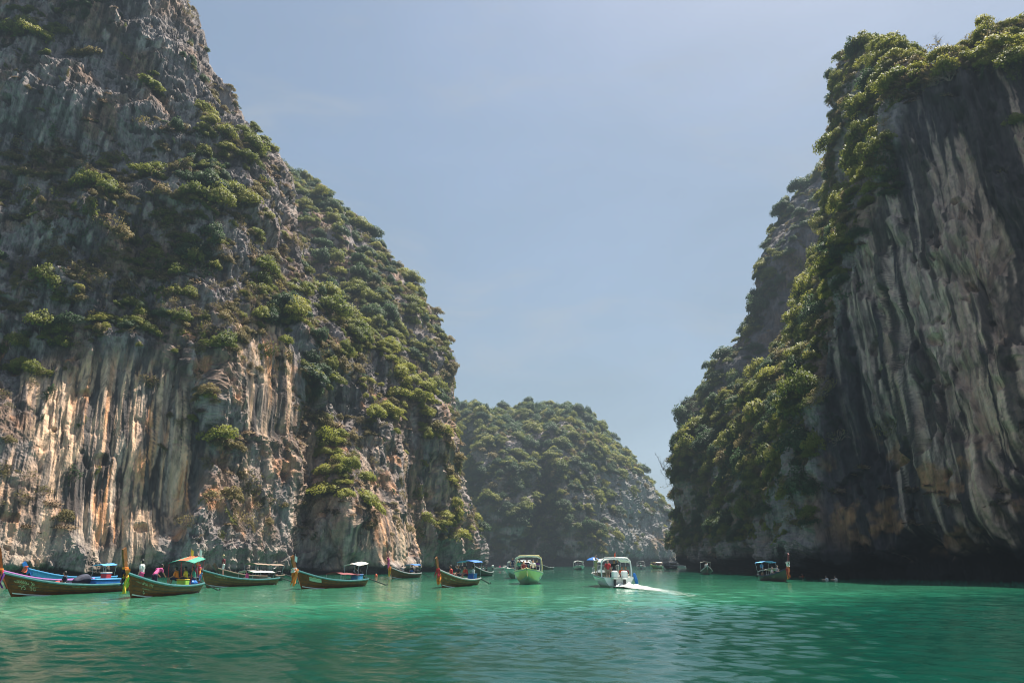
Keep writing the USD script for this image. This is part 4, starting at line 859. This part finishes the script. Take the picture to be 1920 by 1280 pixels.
def cargo(name, label, cat, mesh, mat, B, x, y, z, group=None, lid=None):
    t = thing(name, label, cat, inboat(B, x, y, z), B.yaw, group); part("body", mesh, M[mat], t, 30)
    if lid is not None: part("lid", lid[0], M[lid[1]], t, 30)
    return t
cargo("storage_box", "long bright blue covered box in the leftmost varnished longtail boat", "box", box(-1.3, 1.3, -.5, .5, 0, .48, .06), "blue", LT1, 2.9, .15, .42, lid=(box(-1.34, 1.34, -.54, .54, .48, .56, .03), "sky"))
cargo("water_barrel", "dark blue barrel lying beside the long blue box at far left", "barrel", limb([[0, -.3, .25], [0, 0, .25], [0, .3, .25]], [.22, .26, .22], 12), "navy", LT1, 1.35, .25, .42)
cargo("tarpaulin_bundle", "rounded navy tarpaulin bundle between the purple and the blue longtail boats", "bundle", solid(capsule([((-.7, 0, .25), .25), ((-.2, .05, .38), .36), ((.3, 0, .34), .33), ((.8, 0, .22), .22)]), .12), "navy", LT1, 4.6, -.1, .62)
cargo("gear_bag", "red bag on the foredeck of the leftmost varnished boat", "bag", solid(capsule([((-.2, 0, .16), .16), ((.25, 0, .15), .15)]), .08), "red", LT1, 7.1, .1, .62)
cargo("cooler_box", "red cooler box in front of the light blue hull at far left", "cooler", box(-.3, .3, -.25, .25, 0, .4, .04), "red", LT1, 2.2, -.2, .95, lid=(box(-.32, .32, -.27, .27, .4, .46, .02), "white"))
cargo("cooler_box", "light blue cooler box under the small white awning", "cooler", box(-.5, .5, -.34, .34, 0, .5, .05), "sky", LT4, 1.75, .35, .52, lid=(box(-.52, .52, -.36, .36, .5, .57, .02), "blue"))
cargo("cooler_box", "blue box at the stern below the bright blue awning", "cooler", box(-.45, .45, -.34, .34, 0, .55, .05), "blue", LT6, 1.9, .3, .5, lid=(box(-.47, .47, -.36, .36, .55, .62, .02), "sky"))
cargo("cooler_box", "yellow green box amidships under the striped awning", "cooler", box(-.4, .4, -.3, .3, 0, .5, .05), "lime", LT2, 3.3, .3, .45, lid=(box(-.42, .42, -.32, .32, .5, .56, .02), "yellow"))
cargo("gear_bag", "blue bag near the stern of the boat with the striped awning", "bag", solid(capsule([((-.3, 0, .2), .2), ((.3, 0, .22), .2)]), .08), "blue", LT2, 1.6, .35, .5)
cargo("fuel_can", "brown box on the stern of the boat with pink garlands", "can", box(-.7, .7, -.4, .4, 0, .42, .05), "brown", LT3, 2.9, .2, .45)
cargo("life_ring", "black tyre fender at the stern of the boat with pink garlands", "tyre", trimesh.creation.torus(.30, .11, 20, 8, transform=trimesh.transformations.rotation_matrix(1.2, [1, 0, 0])), "black", LT3, .55, .1, 1.25)
def flag(label, B, x, y, z, hgt, mat):
    t = thing("flag", label, "flag", inboat(B, x, y, z), B.yaw); part("pole", tube((0, 0, 0), (0, 0, hgt), .018, 6), M["steel"], t)
    ys = np.linspace(0, 1, 6); a = np.stack([.10 * np.sin(4 * ys), .5 * ys * .35, hgt - .02 - .25 * ys], 1); v = np.vstack([a, a - [0, 0, .42]]); q = np.array([[i, i + 1, i + 7, i + 6] for i in range(5)])
    v2 = np.vstack([v, v + [.01, 0, 0]]); q2 = np.vstack([q, q[:, ::-1] + 12]); part("cloth", trimesh.Trimesh(v2, np.vstack([q2[:, [0, 1, 2]], q2[:, [0, 2, 3]]]), process=False), M[mat], t, True)
flag("small yellow flag on top of the green and orange striped awning", LT2, 2.0, .1, 2.42, .75, "yellow")
flag("small white flag at the stern end of the striped awning", LT2, .95, .3, .6, 2.6, "white")
flag("white flag tied at the prow of the boat with the orange garland", LT4, LT4.h.L + .35, .12, 2.15, .65, "white")

# passengers of the longtails
def aboard(label, B, x, y, z, face, pose_name, *a, **k): return person(label, inboat(B, x, y, z), B.yaw + face, pose_name, *a, **k)
aboard("person in navy shirt sitting on the bow of the leftmost varnished boat", LT1, 6.7, .25, .72, -1.2, "sit", "navy", "black")
aboard("person in pink and white standing behind the tall bare prow", LT2, 8.6, -.2, .55, -1.6, "stand", "white", "pink", "skin2")
aboard("person in magenta shirt bending over the bow of the boat with the striped awning", LT2, 7.4, .1, .40, 2.9, "bend", "pink", "navy")
aboard("person in yellow shirt seated under the green and orange awning", LT2, 2.6, .2, 1.02, -1.4, "sit", "yellow", "navy")
aboard("person in orange life vest seated under the striped awning", LT2, 3.0, -.3, 1.02, -1.6, "sit", "orange", "navy")
aboard("person in green shirt seated at the stern under the striped awning", LT2, 1.5, .3, 1.0, -1.0, "sit", "green", "navy")
aboard("person in white shorts and maroon top standing on the bow beside pink garlands", LT3, 8.4, .0, 1.0, -1.0, "stand", "maroon", "white", "skin2", hat="straw")
aboard("person in pink seated under the low pale roof", LT3, 4.9, .2, .62, -1.2, "sit", "pink", "white", "skin2")
aboard("person lying back in dark shirt at the stern of the small white awning boat", LT4, .9, -.2, .95, -1.4, "sit", "black", "navy")
aboard("person in navy seated under the small blue awning", LT5, 2.6, .2, .95, -1.4, "sit", "navy", "blue")
aboard("person in grey on the bow of the boat with the pink ribbon", LT5, 5.6, .0, .92, -1.4, "sit", "grey", "navy", "skin2")
for k, (x, y, c, w) in enumerate([(7.0, .1, "red", "person in red top nearest the prow with red garlands"), (6.2, -.2, "yellow", "person in yellow top behind the red garlands"), (5.2, .2, "black", "person in black top amidships left of the bright blue awning"), (4.6, -.2, "navy", "person in navy top beside the bright blue awning"), (2.9, .1, "red", "person in red life vest under the bright blue awning"), (2.2, -.3, "coral", "person in orange life vest under the bright blue awning"), (.9, .1, "white", "person in white shirt at the engine below the bright blue awning")]):
    aboard(w, LT6, x, y, .98 if x < 4 else 1.05, -1.3 + .3 * (k % 3), "sit", c, "navy", ("skin", "skin2")[k % 2])
for k, (x, c, w) in enumerate([(6.0, "white", "person in white seated foremost in the dark boat past the blue awning"), (4.4, "grey", "person in grey seated midway in the dark boat past the blue awning"), (2.8, "black", "person in black seated aft in the dark boat past the blue awning")]):
    aboard(w, LT6b, x, .1 * (k - 1), .75, -1.4, "sit", c, "navy")
aboard("person in bright blue shirt standing at the stern under the right cliff", LT7, 1.0, -.2, .45, .6, "stand", "sky", "navy")
aboard("person in pale top seated amidships in the garlanded boat under the right cliff", LT7, 4.4, -.1, .8, .9, "sit", "pale", "navy", "skin2")
aboard("person in grey seated near the bow of the garlanded boat under the right cliff", LT7, 6.0, 0, 1.0, .9, "sit", "grey", "navy", "skin2")
aboard("person in white standing in the small dark boat left of the garlanded one", LT8, 4.6, 0, .35, 0, "stand", "white", "grey")

# ---------------------------------------------------------------- speedboats
def outboard(parent, x, y, cowl="white"):
    m = part("outboard_motor", [box(x - .52, x + .10, y - .25, y + .25, .72, 1.42, .10)], M[cowl], parent, 35)
    part("leg", [box(x - .36, x - .04, y - .10, y + .10, -.30, .72, .04), box(x - .6, x + .02, y - .16, y + .16, .02, .06), limb([[x - .5, y, -.2], [x - .1, y, -.2], [x + .1, y, -.2]], [.05, .08, .03], 8)], M["black"], m, 30)
    part("cowl_band", box(x - .535, x + .115, y - .262, y + .262, .86, .93, .02), M["grey"], m, 30)
def speedboat(label, p0, yaw, L=9.5, beam=1.5, hull="gel", bottom="antifoul", roof="gel", motors=2, cowl="white", roof_x=(1.2, 6.2), roof_z=2.55, arch=True, wind=True, canvas=None, seed=5, name="speedboat", seats=True, sheer=1.0):
    h = Hull(L, [(0, .88 * beam), (.3, beam), (.6, .96 * beam), (.8, .70 * beam), (.93, .33 * beam), (1, .03)], [(0, -.28), (.5, -.34), (.8, -.2), (.95, .15), (1, .45)], [(0, .85 * sheer), (.4, 1.0 * sheer), (.7, 1.15 * sheer), (1, 1.38 * sheer)], .22, .42)
    t = thing(name, label, "boat", (p0[0], p0[1], 0), yaw)
    part("hull", h.shell(.40, 1.0, True, .10, .5), M[hull], t, 50); part("hull_bottom", h.shell(-.0, .40, False), M[bottom], t, 50)
    part("rub_rail", [h.rail(sd, .045, .93, out=.02) for sd in (1, -1)], M["grey"], t)
    part("cockpit_floor", h.floor(.60, .02, .72), M["grey"], t)
    us = np.linspace(.68, .995, 14); a, b = h.P(us, 1, 1, -.02), h.P(us, 1, -1, -.02); c = (a + b) / 2 + [0, 0, .12]; v = np.vstack([a, c, b]); n = 14
    q = np.array([[i, i + 1, n + i + 1, n + i] for i in range(n - 1)] + [[n + i, n + i + 1, 2 * n + i + 1, 2 * n + i] for i in range(n - 1)])[:, ::-1]
    part("foredeck", trimesh.Trimesh(v, np.vstack([q[:, [0, 1, 2]], q[:, [0, 2, 3]]]), process=False), M[hull], t, 50)
    part("bow_rail", [limb(np.vstack([h.P(np.linspace(.72, .985, 10), 1, sd, -.08) + [0, 0, .42]]), np.full(10, .018), 6) for sd in (1, -1)] + [tube(h.P(u, 1, sd, -.08), h.P(u, 1, sd, -.08) + [0, 0, .42], .015, 6) for sd in (1, -1) for u in (.73, .82, .9, .97)], M["steel"], t)
    half = beam * .86
    if roof:
        part("roof", awning(roof_x[0], roof_x[1], half, roof_z, roof_z + .05, .10, .07, 13, .18), M[roof], t, 60)
        for xx in np.linspace(roof_x[0] + .1, roof_x[1] - .1, 3):
            for sd in (1, -1): part("roof_post", limb([[xx, sd * float(h.b(xx / L)) * .93, float(h.h(xx / L)) - .02], [xx, sd * half * .98, roof_z - .45], [xx, sd * half * .95, roof_z - .25]], [.028, .028, .028], 6), M["steel"], t)
    if arch:
        pts = [[.95, -half * 1.02, .8 * sheer], [1.0, -half * 1.05, 1.5], [1.05, -half * .98, roof_z - .18], [1.05, -half * .80, roof_z + .04], [1.05, 0, roof_z + .08], [1.05, half * .80, roof_z + .04], [1.05, half * .98, roof_z - .18], [1.0, half * 1.05, 1.5], [.95, half * 1.02, .8 * sheer]]
        part("stern_arch", limb(pts, np.full(9, .07), 8), M[hull], t, 60)
    if wind:
        x = roof_x[1] + .1; w = half * .92; f = box(-.03, .03, -w, w, 0, .05); f.apply_translation([x + .5, 0, 1.2 * sheer])
        pane = trimesh.Trimesh(np.array([[x + .5, -w, 1.2 * sheer], [x + .5, w, 1.2 * sheer], [x, w * .94, 1.85], [x, -w * .94, 1.85]]), [[0, 1, 2], [0, 2, 3]], process=False); wm = part("windscreen", pane, M["glass"], t, False)
        part("frame", [f, tube((x + .5, -w, 1.2 * sheer), (x, -w * .94, 1.87), .025, 6), tube((x + .5, w, 1.2 * sheer), (x, w * .94, 1.87), .025, 6), tube((x, -w * .94, 1.87), (x, w * .94, 1.87), .025, 6)], M["steel"], wm)
        part("helm_console", box(x - .55, x + .1, -.75, -.1, .55, 1.25, .06), M[hull], t, 30)
    if seats:
        for sd in (1, -1): part("bench_seat", box(1.4, roof_x[1] - .3, sd * half * .8 - .26, sd * half * .8 + .26, .5, .85, .05), M["white"], t, 30)
    for k in range(motors): outboard(t, -.12, (k - (motors - 1) / 2) * .85, cowl)
    if canvas: part("side_curtain", [box(roof_x[0] + .3, roof_x[1] - .3, sd * half * .98 - .012, sd * half * .98 + .012, 1.35, roof_z - .22, .01) for sd in (1, -1)], M[canvas], t, 30)
    B = Boat(); B.t, B.h, B.o, B.yaw = t, h, np.array([p0[0], p0[1], 0.0]), yaw; return B
def heading(dx, dy): return math.atan2(dy, dx)
def bow_on(px, py, yaw, L):                                     # stern position for a boat whose stem is at that place
    p = on_water(px, py); return p - np.array([math.cos(yaw), math.sin(yaw), 0]) * L * .80

yw = heading(-.07, 1.0); S4 = speedboat("white speedboat seen from astern with two white outboards and foaming wake", on_water(1161, 1101), yw, 9.2, 1.50, "gel", "antifoul", "gel", 2, roof_x=(.9, 5.2), roof_z=2.42)
yw = heading(-.05, -1.0); S2 = speedboat("yellow hulled speedboat facing the viewer with rounded white roof", bow_on(989, 1095, yw, 9), yw, 9, 1.55, "cream", "antifoul", "gel", 2, roof_x=(1.6, 5.6), roof_z=2.75, sheer=1.12)
yw = heading(-.30, -.95); S1 = speedboat("pale speedboat partly hidden behind the yellow hulled one", bow_on(958, 1084, yw, 9), yw, 9, 1.4, "gel", "antifoul", "white", 1, roof_x=(1.6, 5.2), roof_z=2.35)
yw = heading(.02, -1); S3 = speedboat("small distant white boat facing the viewer in the lagoon's middle", bow_on(1088, 1068, yw, 9), yw, 9, 1.5, "gel", "grey", "white", 1, roof_x=(1.4, 5.6), roof_z=2.5)
yw = heading(.15, 1); S5 = speedboat("small distant dark speedboat heading away, right of the foaming wake", on_water(1202, 1067), yw, 8, 1.45, "grey", "grey", "navy", 1, roof_x=(1, 4.6), roof_z=2.3)
yw = heading(-.5, -.85); S6 = speedboat("distant cream hulled boat with long pale roof, bow to the left", bow_on(1224, 1065.4, yw, 10), yw, 10, 1.5, "cream", "cream", "pale", 1, roof_x=(1, 7), roof_z=2.3, canvas="maroon", arch=False)
yw = heading(-.5, -.85); S7 = speedboat("distant dark hulled boat with pinkish roof at the corner of the right cliff", bow_on(1249, 1066.5, yw, 10), yw, 10, 1.5, "navy", "navy", "pale", 1, roof_x=(1, 7.5), roof_z=2.2, canvas="brown", arch=False)
dg = speedboat("small white dinghy far off, left of the pale speedboat", on_water(926, 1068), heading(1, .4), 4, .8, "gel", "gel", None, 1, arch=False, wind=False, seats=False, roof_x=(1, 2.5), name="dinghy", sheer=.7)

aboard("person in red life vest standing at the port stern corner beside the two outboards", S4, .55, .85, .55, 3.14, "stand", "red", "brown", "skin2")
aboard("person in black with raised arm under the roof between the two outboards", S4, 1.7, .05, .55, 3.14, "raise", "black", "navy")
aboard("person in dark shirt seated behind the left outboard", S4, 1.9, .35, .95, 3.0, "sit", "navy", "navy")
aboard("person in orange life vest behind the right outboard", S4, 1.25, -.55, .95, 3.14, "sit", "coral", "navy")
aboard("person in maroon seated at the starboard side of the speedboat with the wake", S4, 1.5, -.95, .95, 2.9, "sit", "maroon", "black")
aboard("person in tan clothes standing on the port side deck under the blue umbrella", S4, 3.6, 1.32, .98, 2.0, "stand", "straw", "straw", "skin2")
u = thing("umbrella", "blue umbrella at the port side of the white speedboat's roof", "umbrella", inboat(S4, 3.9, 1.55, 1.6), 0.0)
ang = np.linspace(0, 2 * np.pi, 9)[:-1]; rim = np.stack([.62 * np.cos(ang), .62 * np.sin(ang), np.full(8, .72)], 1); mid = np.stack([.36 * np.cos(ang), .36 * np.sin(ang), np.full(8, .90)], 1); v = np.vstack([rim, mid, [[0, 0, .98]]])
fq = [[i, (i + 1) % 8, 8 + (i + 1) % 8] for i in range(8)] + [[i, 8 + (i + 1) % 8, 8 + i] for i in range(8)] + [[8 + i, 8 + (i + 1) % 8, 16] for i in range(8)]
v2 = np.vstack([v, v - [0, 0, .012]]); fq = np.array(fq); part("canopy", trimesh.Trimesh(v2, np.vstack([fq, fq[:, ::-1] + 17]), process=False), M["blue"], u, 20); part("shaft", tube((0, 0, 0), (0, 0, 1.02), .014, 6), M["steel"], u)
fd = thing("fender", "long blue fender hanging off the starboard quarter of the white speedboat", "fender", inboat(S4, .5, -1.62, .62), S4.yaw, rotx=28)
part("body", limb([[0, 0, -.62], [0, 0, -.5], [0, 0, 0], [0, 0, .3], [0, 0, .4]], [.06, .14, .15, .14, .05], 12), M["blue"], fd, 40); part("line", tube((0, 0, .4), (0, .12, .72), .012, 5), M["rope"], fd)
flag("small orange flag standing on the roof of the white speedboat with the wake", S4, 1.2, -.05, 2.5, .55, "coral")
for x, y, c, w, po in [(5.9, .55, "white", "person in white at the left of the windscreen of the yellow hulled boat", "stand"), (5.3, -.1, "navy", "person in navy under the rounded white roof", "stand"), (5.7, -.85, "green", "person in green at the right side of the yellow hulled boat", "stand"), (6.4, -.4, "maroon", "person in maroon seated on the foredeck of the yellow hulled boat", "sit"), (4.4, .9, "violet", "person in violet at the left under the rounded white roof", "stand")]:
    aboard(w, S2, x, y, {"sit": 1.45, "stand": .62}[po], .1, po, c, "navy", "skin2")
aboard("person in dark clothes standing at the bow of the pale speedboat behind", S1, 7.4, .3, .95, .2, "stand", "navy", "navy")
aboard("person in maroon under the roof of the pale speedboat behind", S1, 4.5, -.3, .6, .2, "stand", "maroon", "black", "skin2")
aboard("person in pink beside the small white dinghy", dg, 1.8, 0, .5, -1.5, "sit", "pink", "navy", "skin2")
for x, y, c, w in [(5.0, .5, "navy", "left passenger in navy on the small distant white boat"), (5.2, -.4, "black", "right passenger in black on the small distant white boat")]: aboard(w, S3, x, y, .6, 0, "stand", c, "navy")
aboard("person in white on the small distant dark speedboat", S5, 1.5, .2, .6, 3.1, "stand", "white", "navy")

# swimmers and a buoy
by = thing("mooring_buoy", "small pale pink buoy floating off the stern of the orange garland boat", "buoy", on_water(705, 1081), 0); part("float", solid(capsule([((0, 0, .1), .24), ((0, 0, .28), .18)]), .08), M["coral"], by, True); part("ring", trimesh.creation.torus(.07, .02, 12, 6, transform=trimesh.transformations.translation_matrix([0, 0, .5])), M["steel"], by)
for (px, py, c, w) in [(1508, 1081, "coral", "swimmer in orange right of the garlanded boat's prow"), (1553, 1086, "white", "swimmer in white in front of the dark overhang"), (1570, 1086.5, "pale", "rightmost swimmer in pale top in front of the dark overhang")]:
    person(w, on_water(px, py) - [0, 0, .30], 2.4, "swim", c, "navy", "skin2")

# ---------------------------------------------------------------- wake
foam_mat = usdkit.material(stage, "/World/Looks/white_foam", {"g": ("geometry", {}), "n": ("noise_texture", {"scale": 1.9, "detail": 9.0, "roughness": .8}), "a": ("attribute", {"attribute": "leaf"}),
    "s": ("math", {"math_type": "add"}), "r": ("map_range", {"from_min": .82, "from_max": 1.12, "to_min": 0.0, "to_max": 1.0, "clamp": True}), "d": ("principled_bsdf", {"base_color": (.80, .83, .82), "roughness": .85}), "t": ("transparent_bsdf", {}), "x": ("mix_closure", {})},
    [("g.position", "n.vector"), ("n.fac", "s.value1"), ("a.fac", "s.value2"), ("s.value", "r.value"), ("r.result", "x.fac"), ("t.BSDF", "x.closure1"), ("d.BSDF", "x.closure2")], surface="x.closure")
def wake():
    a = inboat(S4, -.2, -.1, 0)[:2]; far = on_water(1345, 1134)[:2]; near_ = on_water(1215, 1106)[:2]
    t = np.linspace(0, 1, 150)[:, None]; c = (1 - t) ** 2 * a + 2 * t * (1 - t) * (near_ + [2.0, 1.0]) + t ** 2 * far
    d = np.gradient(c, axis=0); d /= np.linalg.norm(d, axis=1, keepdims=True); n = np.stack([-d[:, 1], d[:, 0]], 1)
    w = (1.9 + 2.0 * t[:, 0]); s = np.linspace(-1, 1, 41); P = c[:, None] + n[:, None] * (w[:, None] * s[None])[..., None]
    e = np.stack([P[..., 0], P[..., 1], 0 * P[..., 0]], -1); body = np.exp(-(s[None] / .55) ** 2) * (1.1 * np.exp(-(t / .48) ** 2) + .36 * np.exp(-((t - .75) / .3) ** 2))
    Z = .05 + body * (.05 + .75 * fbm(e * 1.5, 5, 601) ** 2) * np.exp(-(t / .22) ** 2) * .8 + .03 * fbm(e * 3, 3, 602)
    v = np.stack([P[..., 0], P[..., 1], Z], -1).reshape(-1, 3); i, j = np.meshgrid(np.arange(149), np.arange(40), indexing="ij"); q = np.stack([i * 41 + j, (i + 1) * 41 + j, (i + 1) * 41 + j + 1, i * 41 + j + 1], -1).reshape(-1, 4)
    f = np.vstack([q[:, [0, 1, 2]], q[:, [0, 2, 3]]]); fn = np.cross(v[f[0][1]] - v[f[0][0]], v[f[0][2]] - v[f[0][0]])
    if fn[2] < 0: f = f[:, ::-1]
    cov = (body * .70).reshape(-1); m = trimesh.Trimesh(v, f, process=False); raw_mesh("/World/wake_foam", v, f, np.array(m.vertex_normals), cov, foam_mat)
    tag(stage.GetPrimAtPath("/World/wake_foam"), "white foam churned up behind the speedboat with two outboards", "foam", kind="stuff")
wake()

# ---------------------------------------------------------------- single trees against the sky
def bare_tree(label, loc, seed, size, lean, leaves=0, up=.5):
    rng = np.random.default_rng(seed); t = thing("bare_tree", label, "tree", loc)
    trunk = np.array([[0, 0, -1.5], [lean[0] * .15, lean[1] * .15, size * .1], [lean[0] * .5, lean[1] * .5, size * .3], [lean[0], lean[1], size * .5]]); part("trunk", limb(trunk, np.array([.06, .05, .04, .028]) * size * .55, 7), bark_mat, t, True)
    for k in range(4):
        s = trunk[1] * (1 - k / 4) + trunk[3] * k / 4 if k < 3 else trunk[3]; b = twigs(rng, size * .62, 3, size * .010, up, 4); b.apply_translation(s + np.array(lean) * .2 * np.array([1, 1, 0])); part("branches", b, bark_mat, t, False)
    if leaves:
        V, F, N, T, _ = crown(rng, size * .5, size * .45, .7, 7, leaves, .2); V = V + np.array([lean[0], lean[1], 0]); path = str(t.GetPath()) + "/crown"; raw_mesh(path, V, F, N, T, LEAF["olive"])
bare_tree("bare branching tree leaning out over the gap from the wooded flank", at(1272, 912, 224), 71, 9.5, (-3.4, 0, 0))
bare_tree("thin leafless tree on the skyline above the gap, left of the wooded flank", at(1300, 775, 240), 72, 7.0, (-1.0, 0, 0))
bare_tree("bushy leafless tree on the rim where the fluted wall meets the flank", at(1765, 118, 116), 73, 5.5, (-.5, 0, 0), 90, 1.2)
bare_tree("second leafless tree on the rim, nearer the right edge", at(1862, 84, 110), 74, 4.5, (.3, 0, 0), 120, 1.2)
# ---------------------------------------------------------------- the air
hz = usdkit.material(stage, "/World/Looks/sea_haze", {"v": ("principled_volume", {"color": (0.66, 0.83, 1.0), "density": HAZE, "anisotropy": 0.1})}, volume="v.volume")
hb = trimesh.creation.box([3400, 3400, HAZE_TOP + 3.0]); hb.apply_translation([0, 0, (HAZE_TOP - 3.0) / 2])
tag(usdkit.mesh(stage, "/World/haze", hb, hz), "thin pale sea haze filling the lagoon", "haze", kind="stuff")
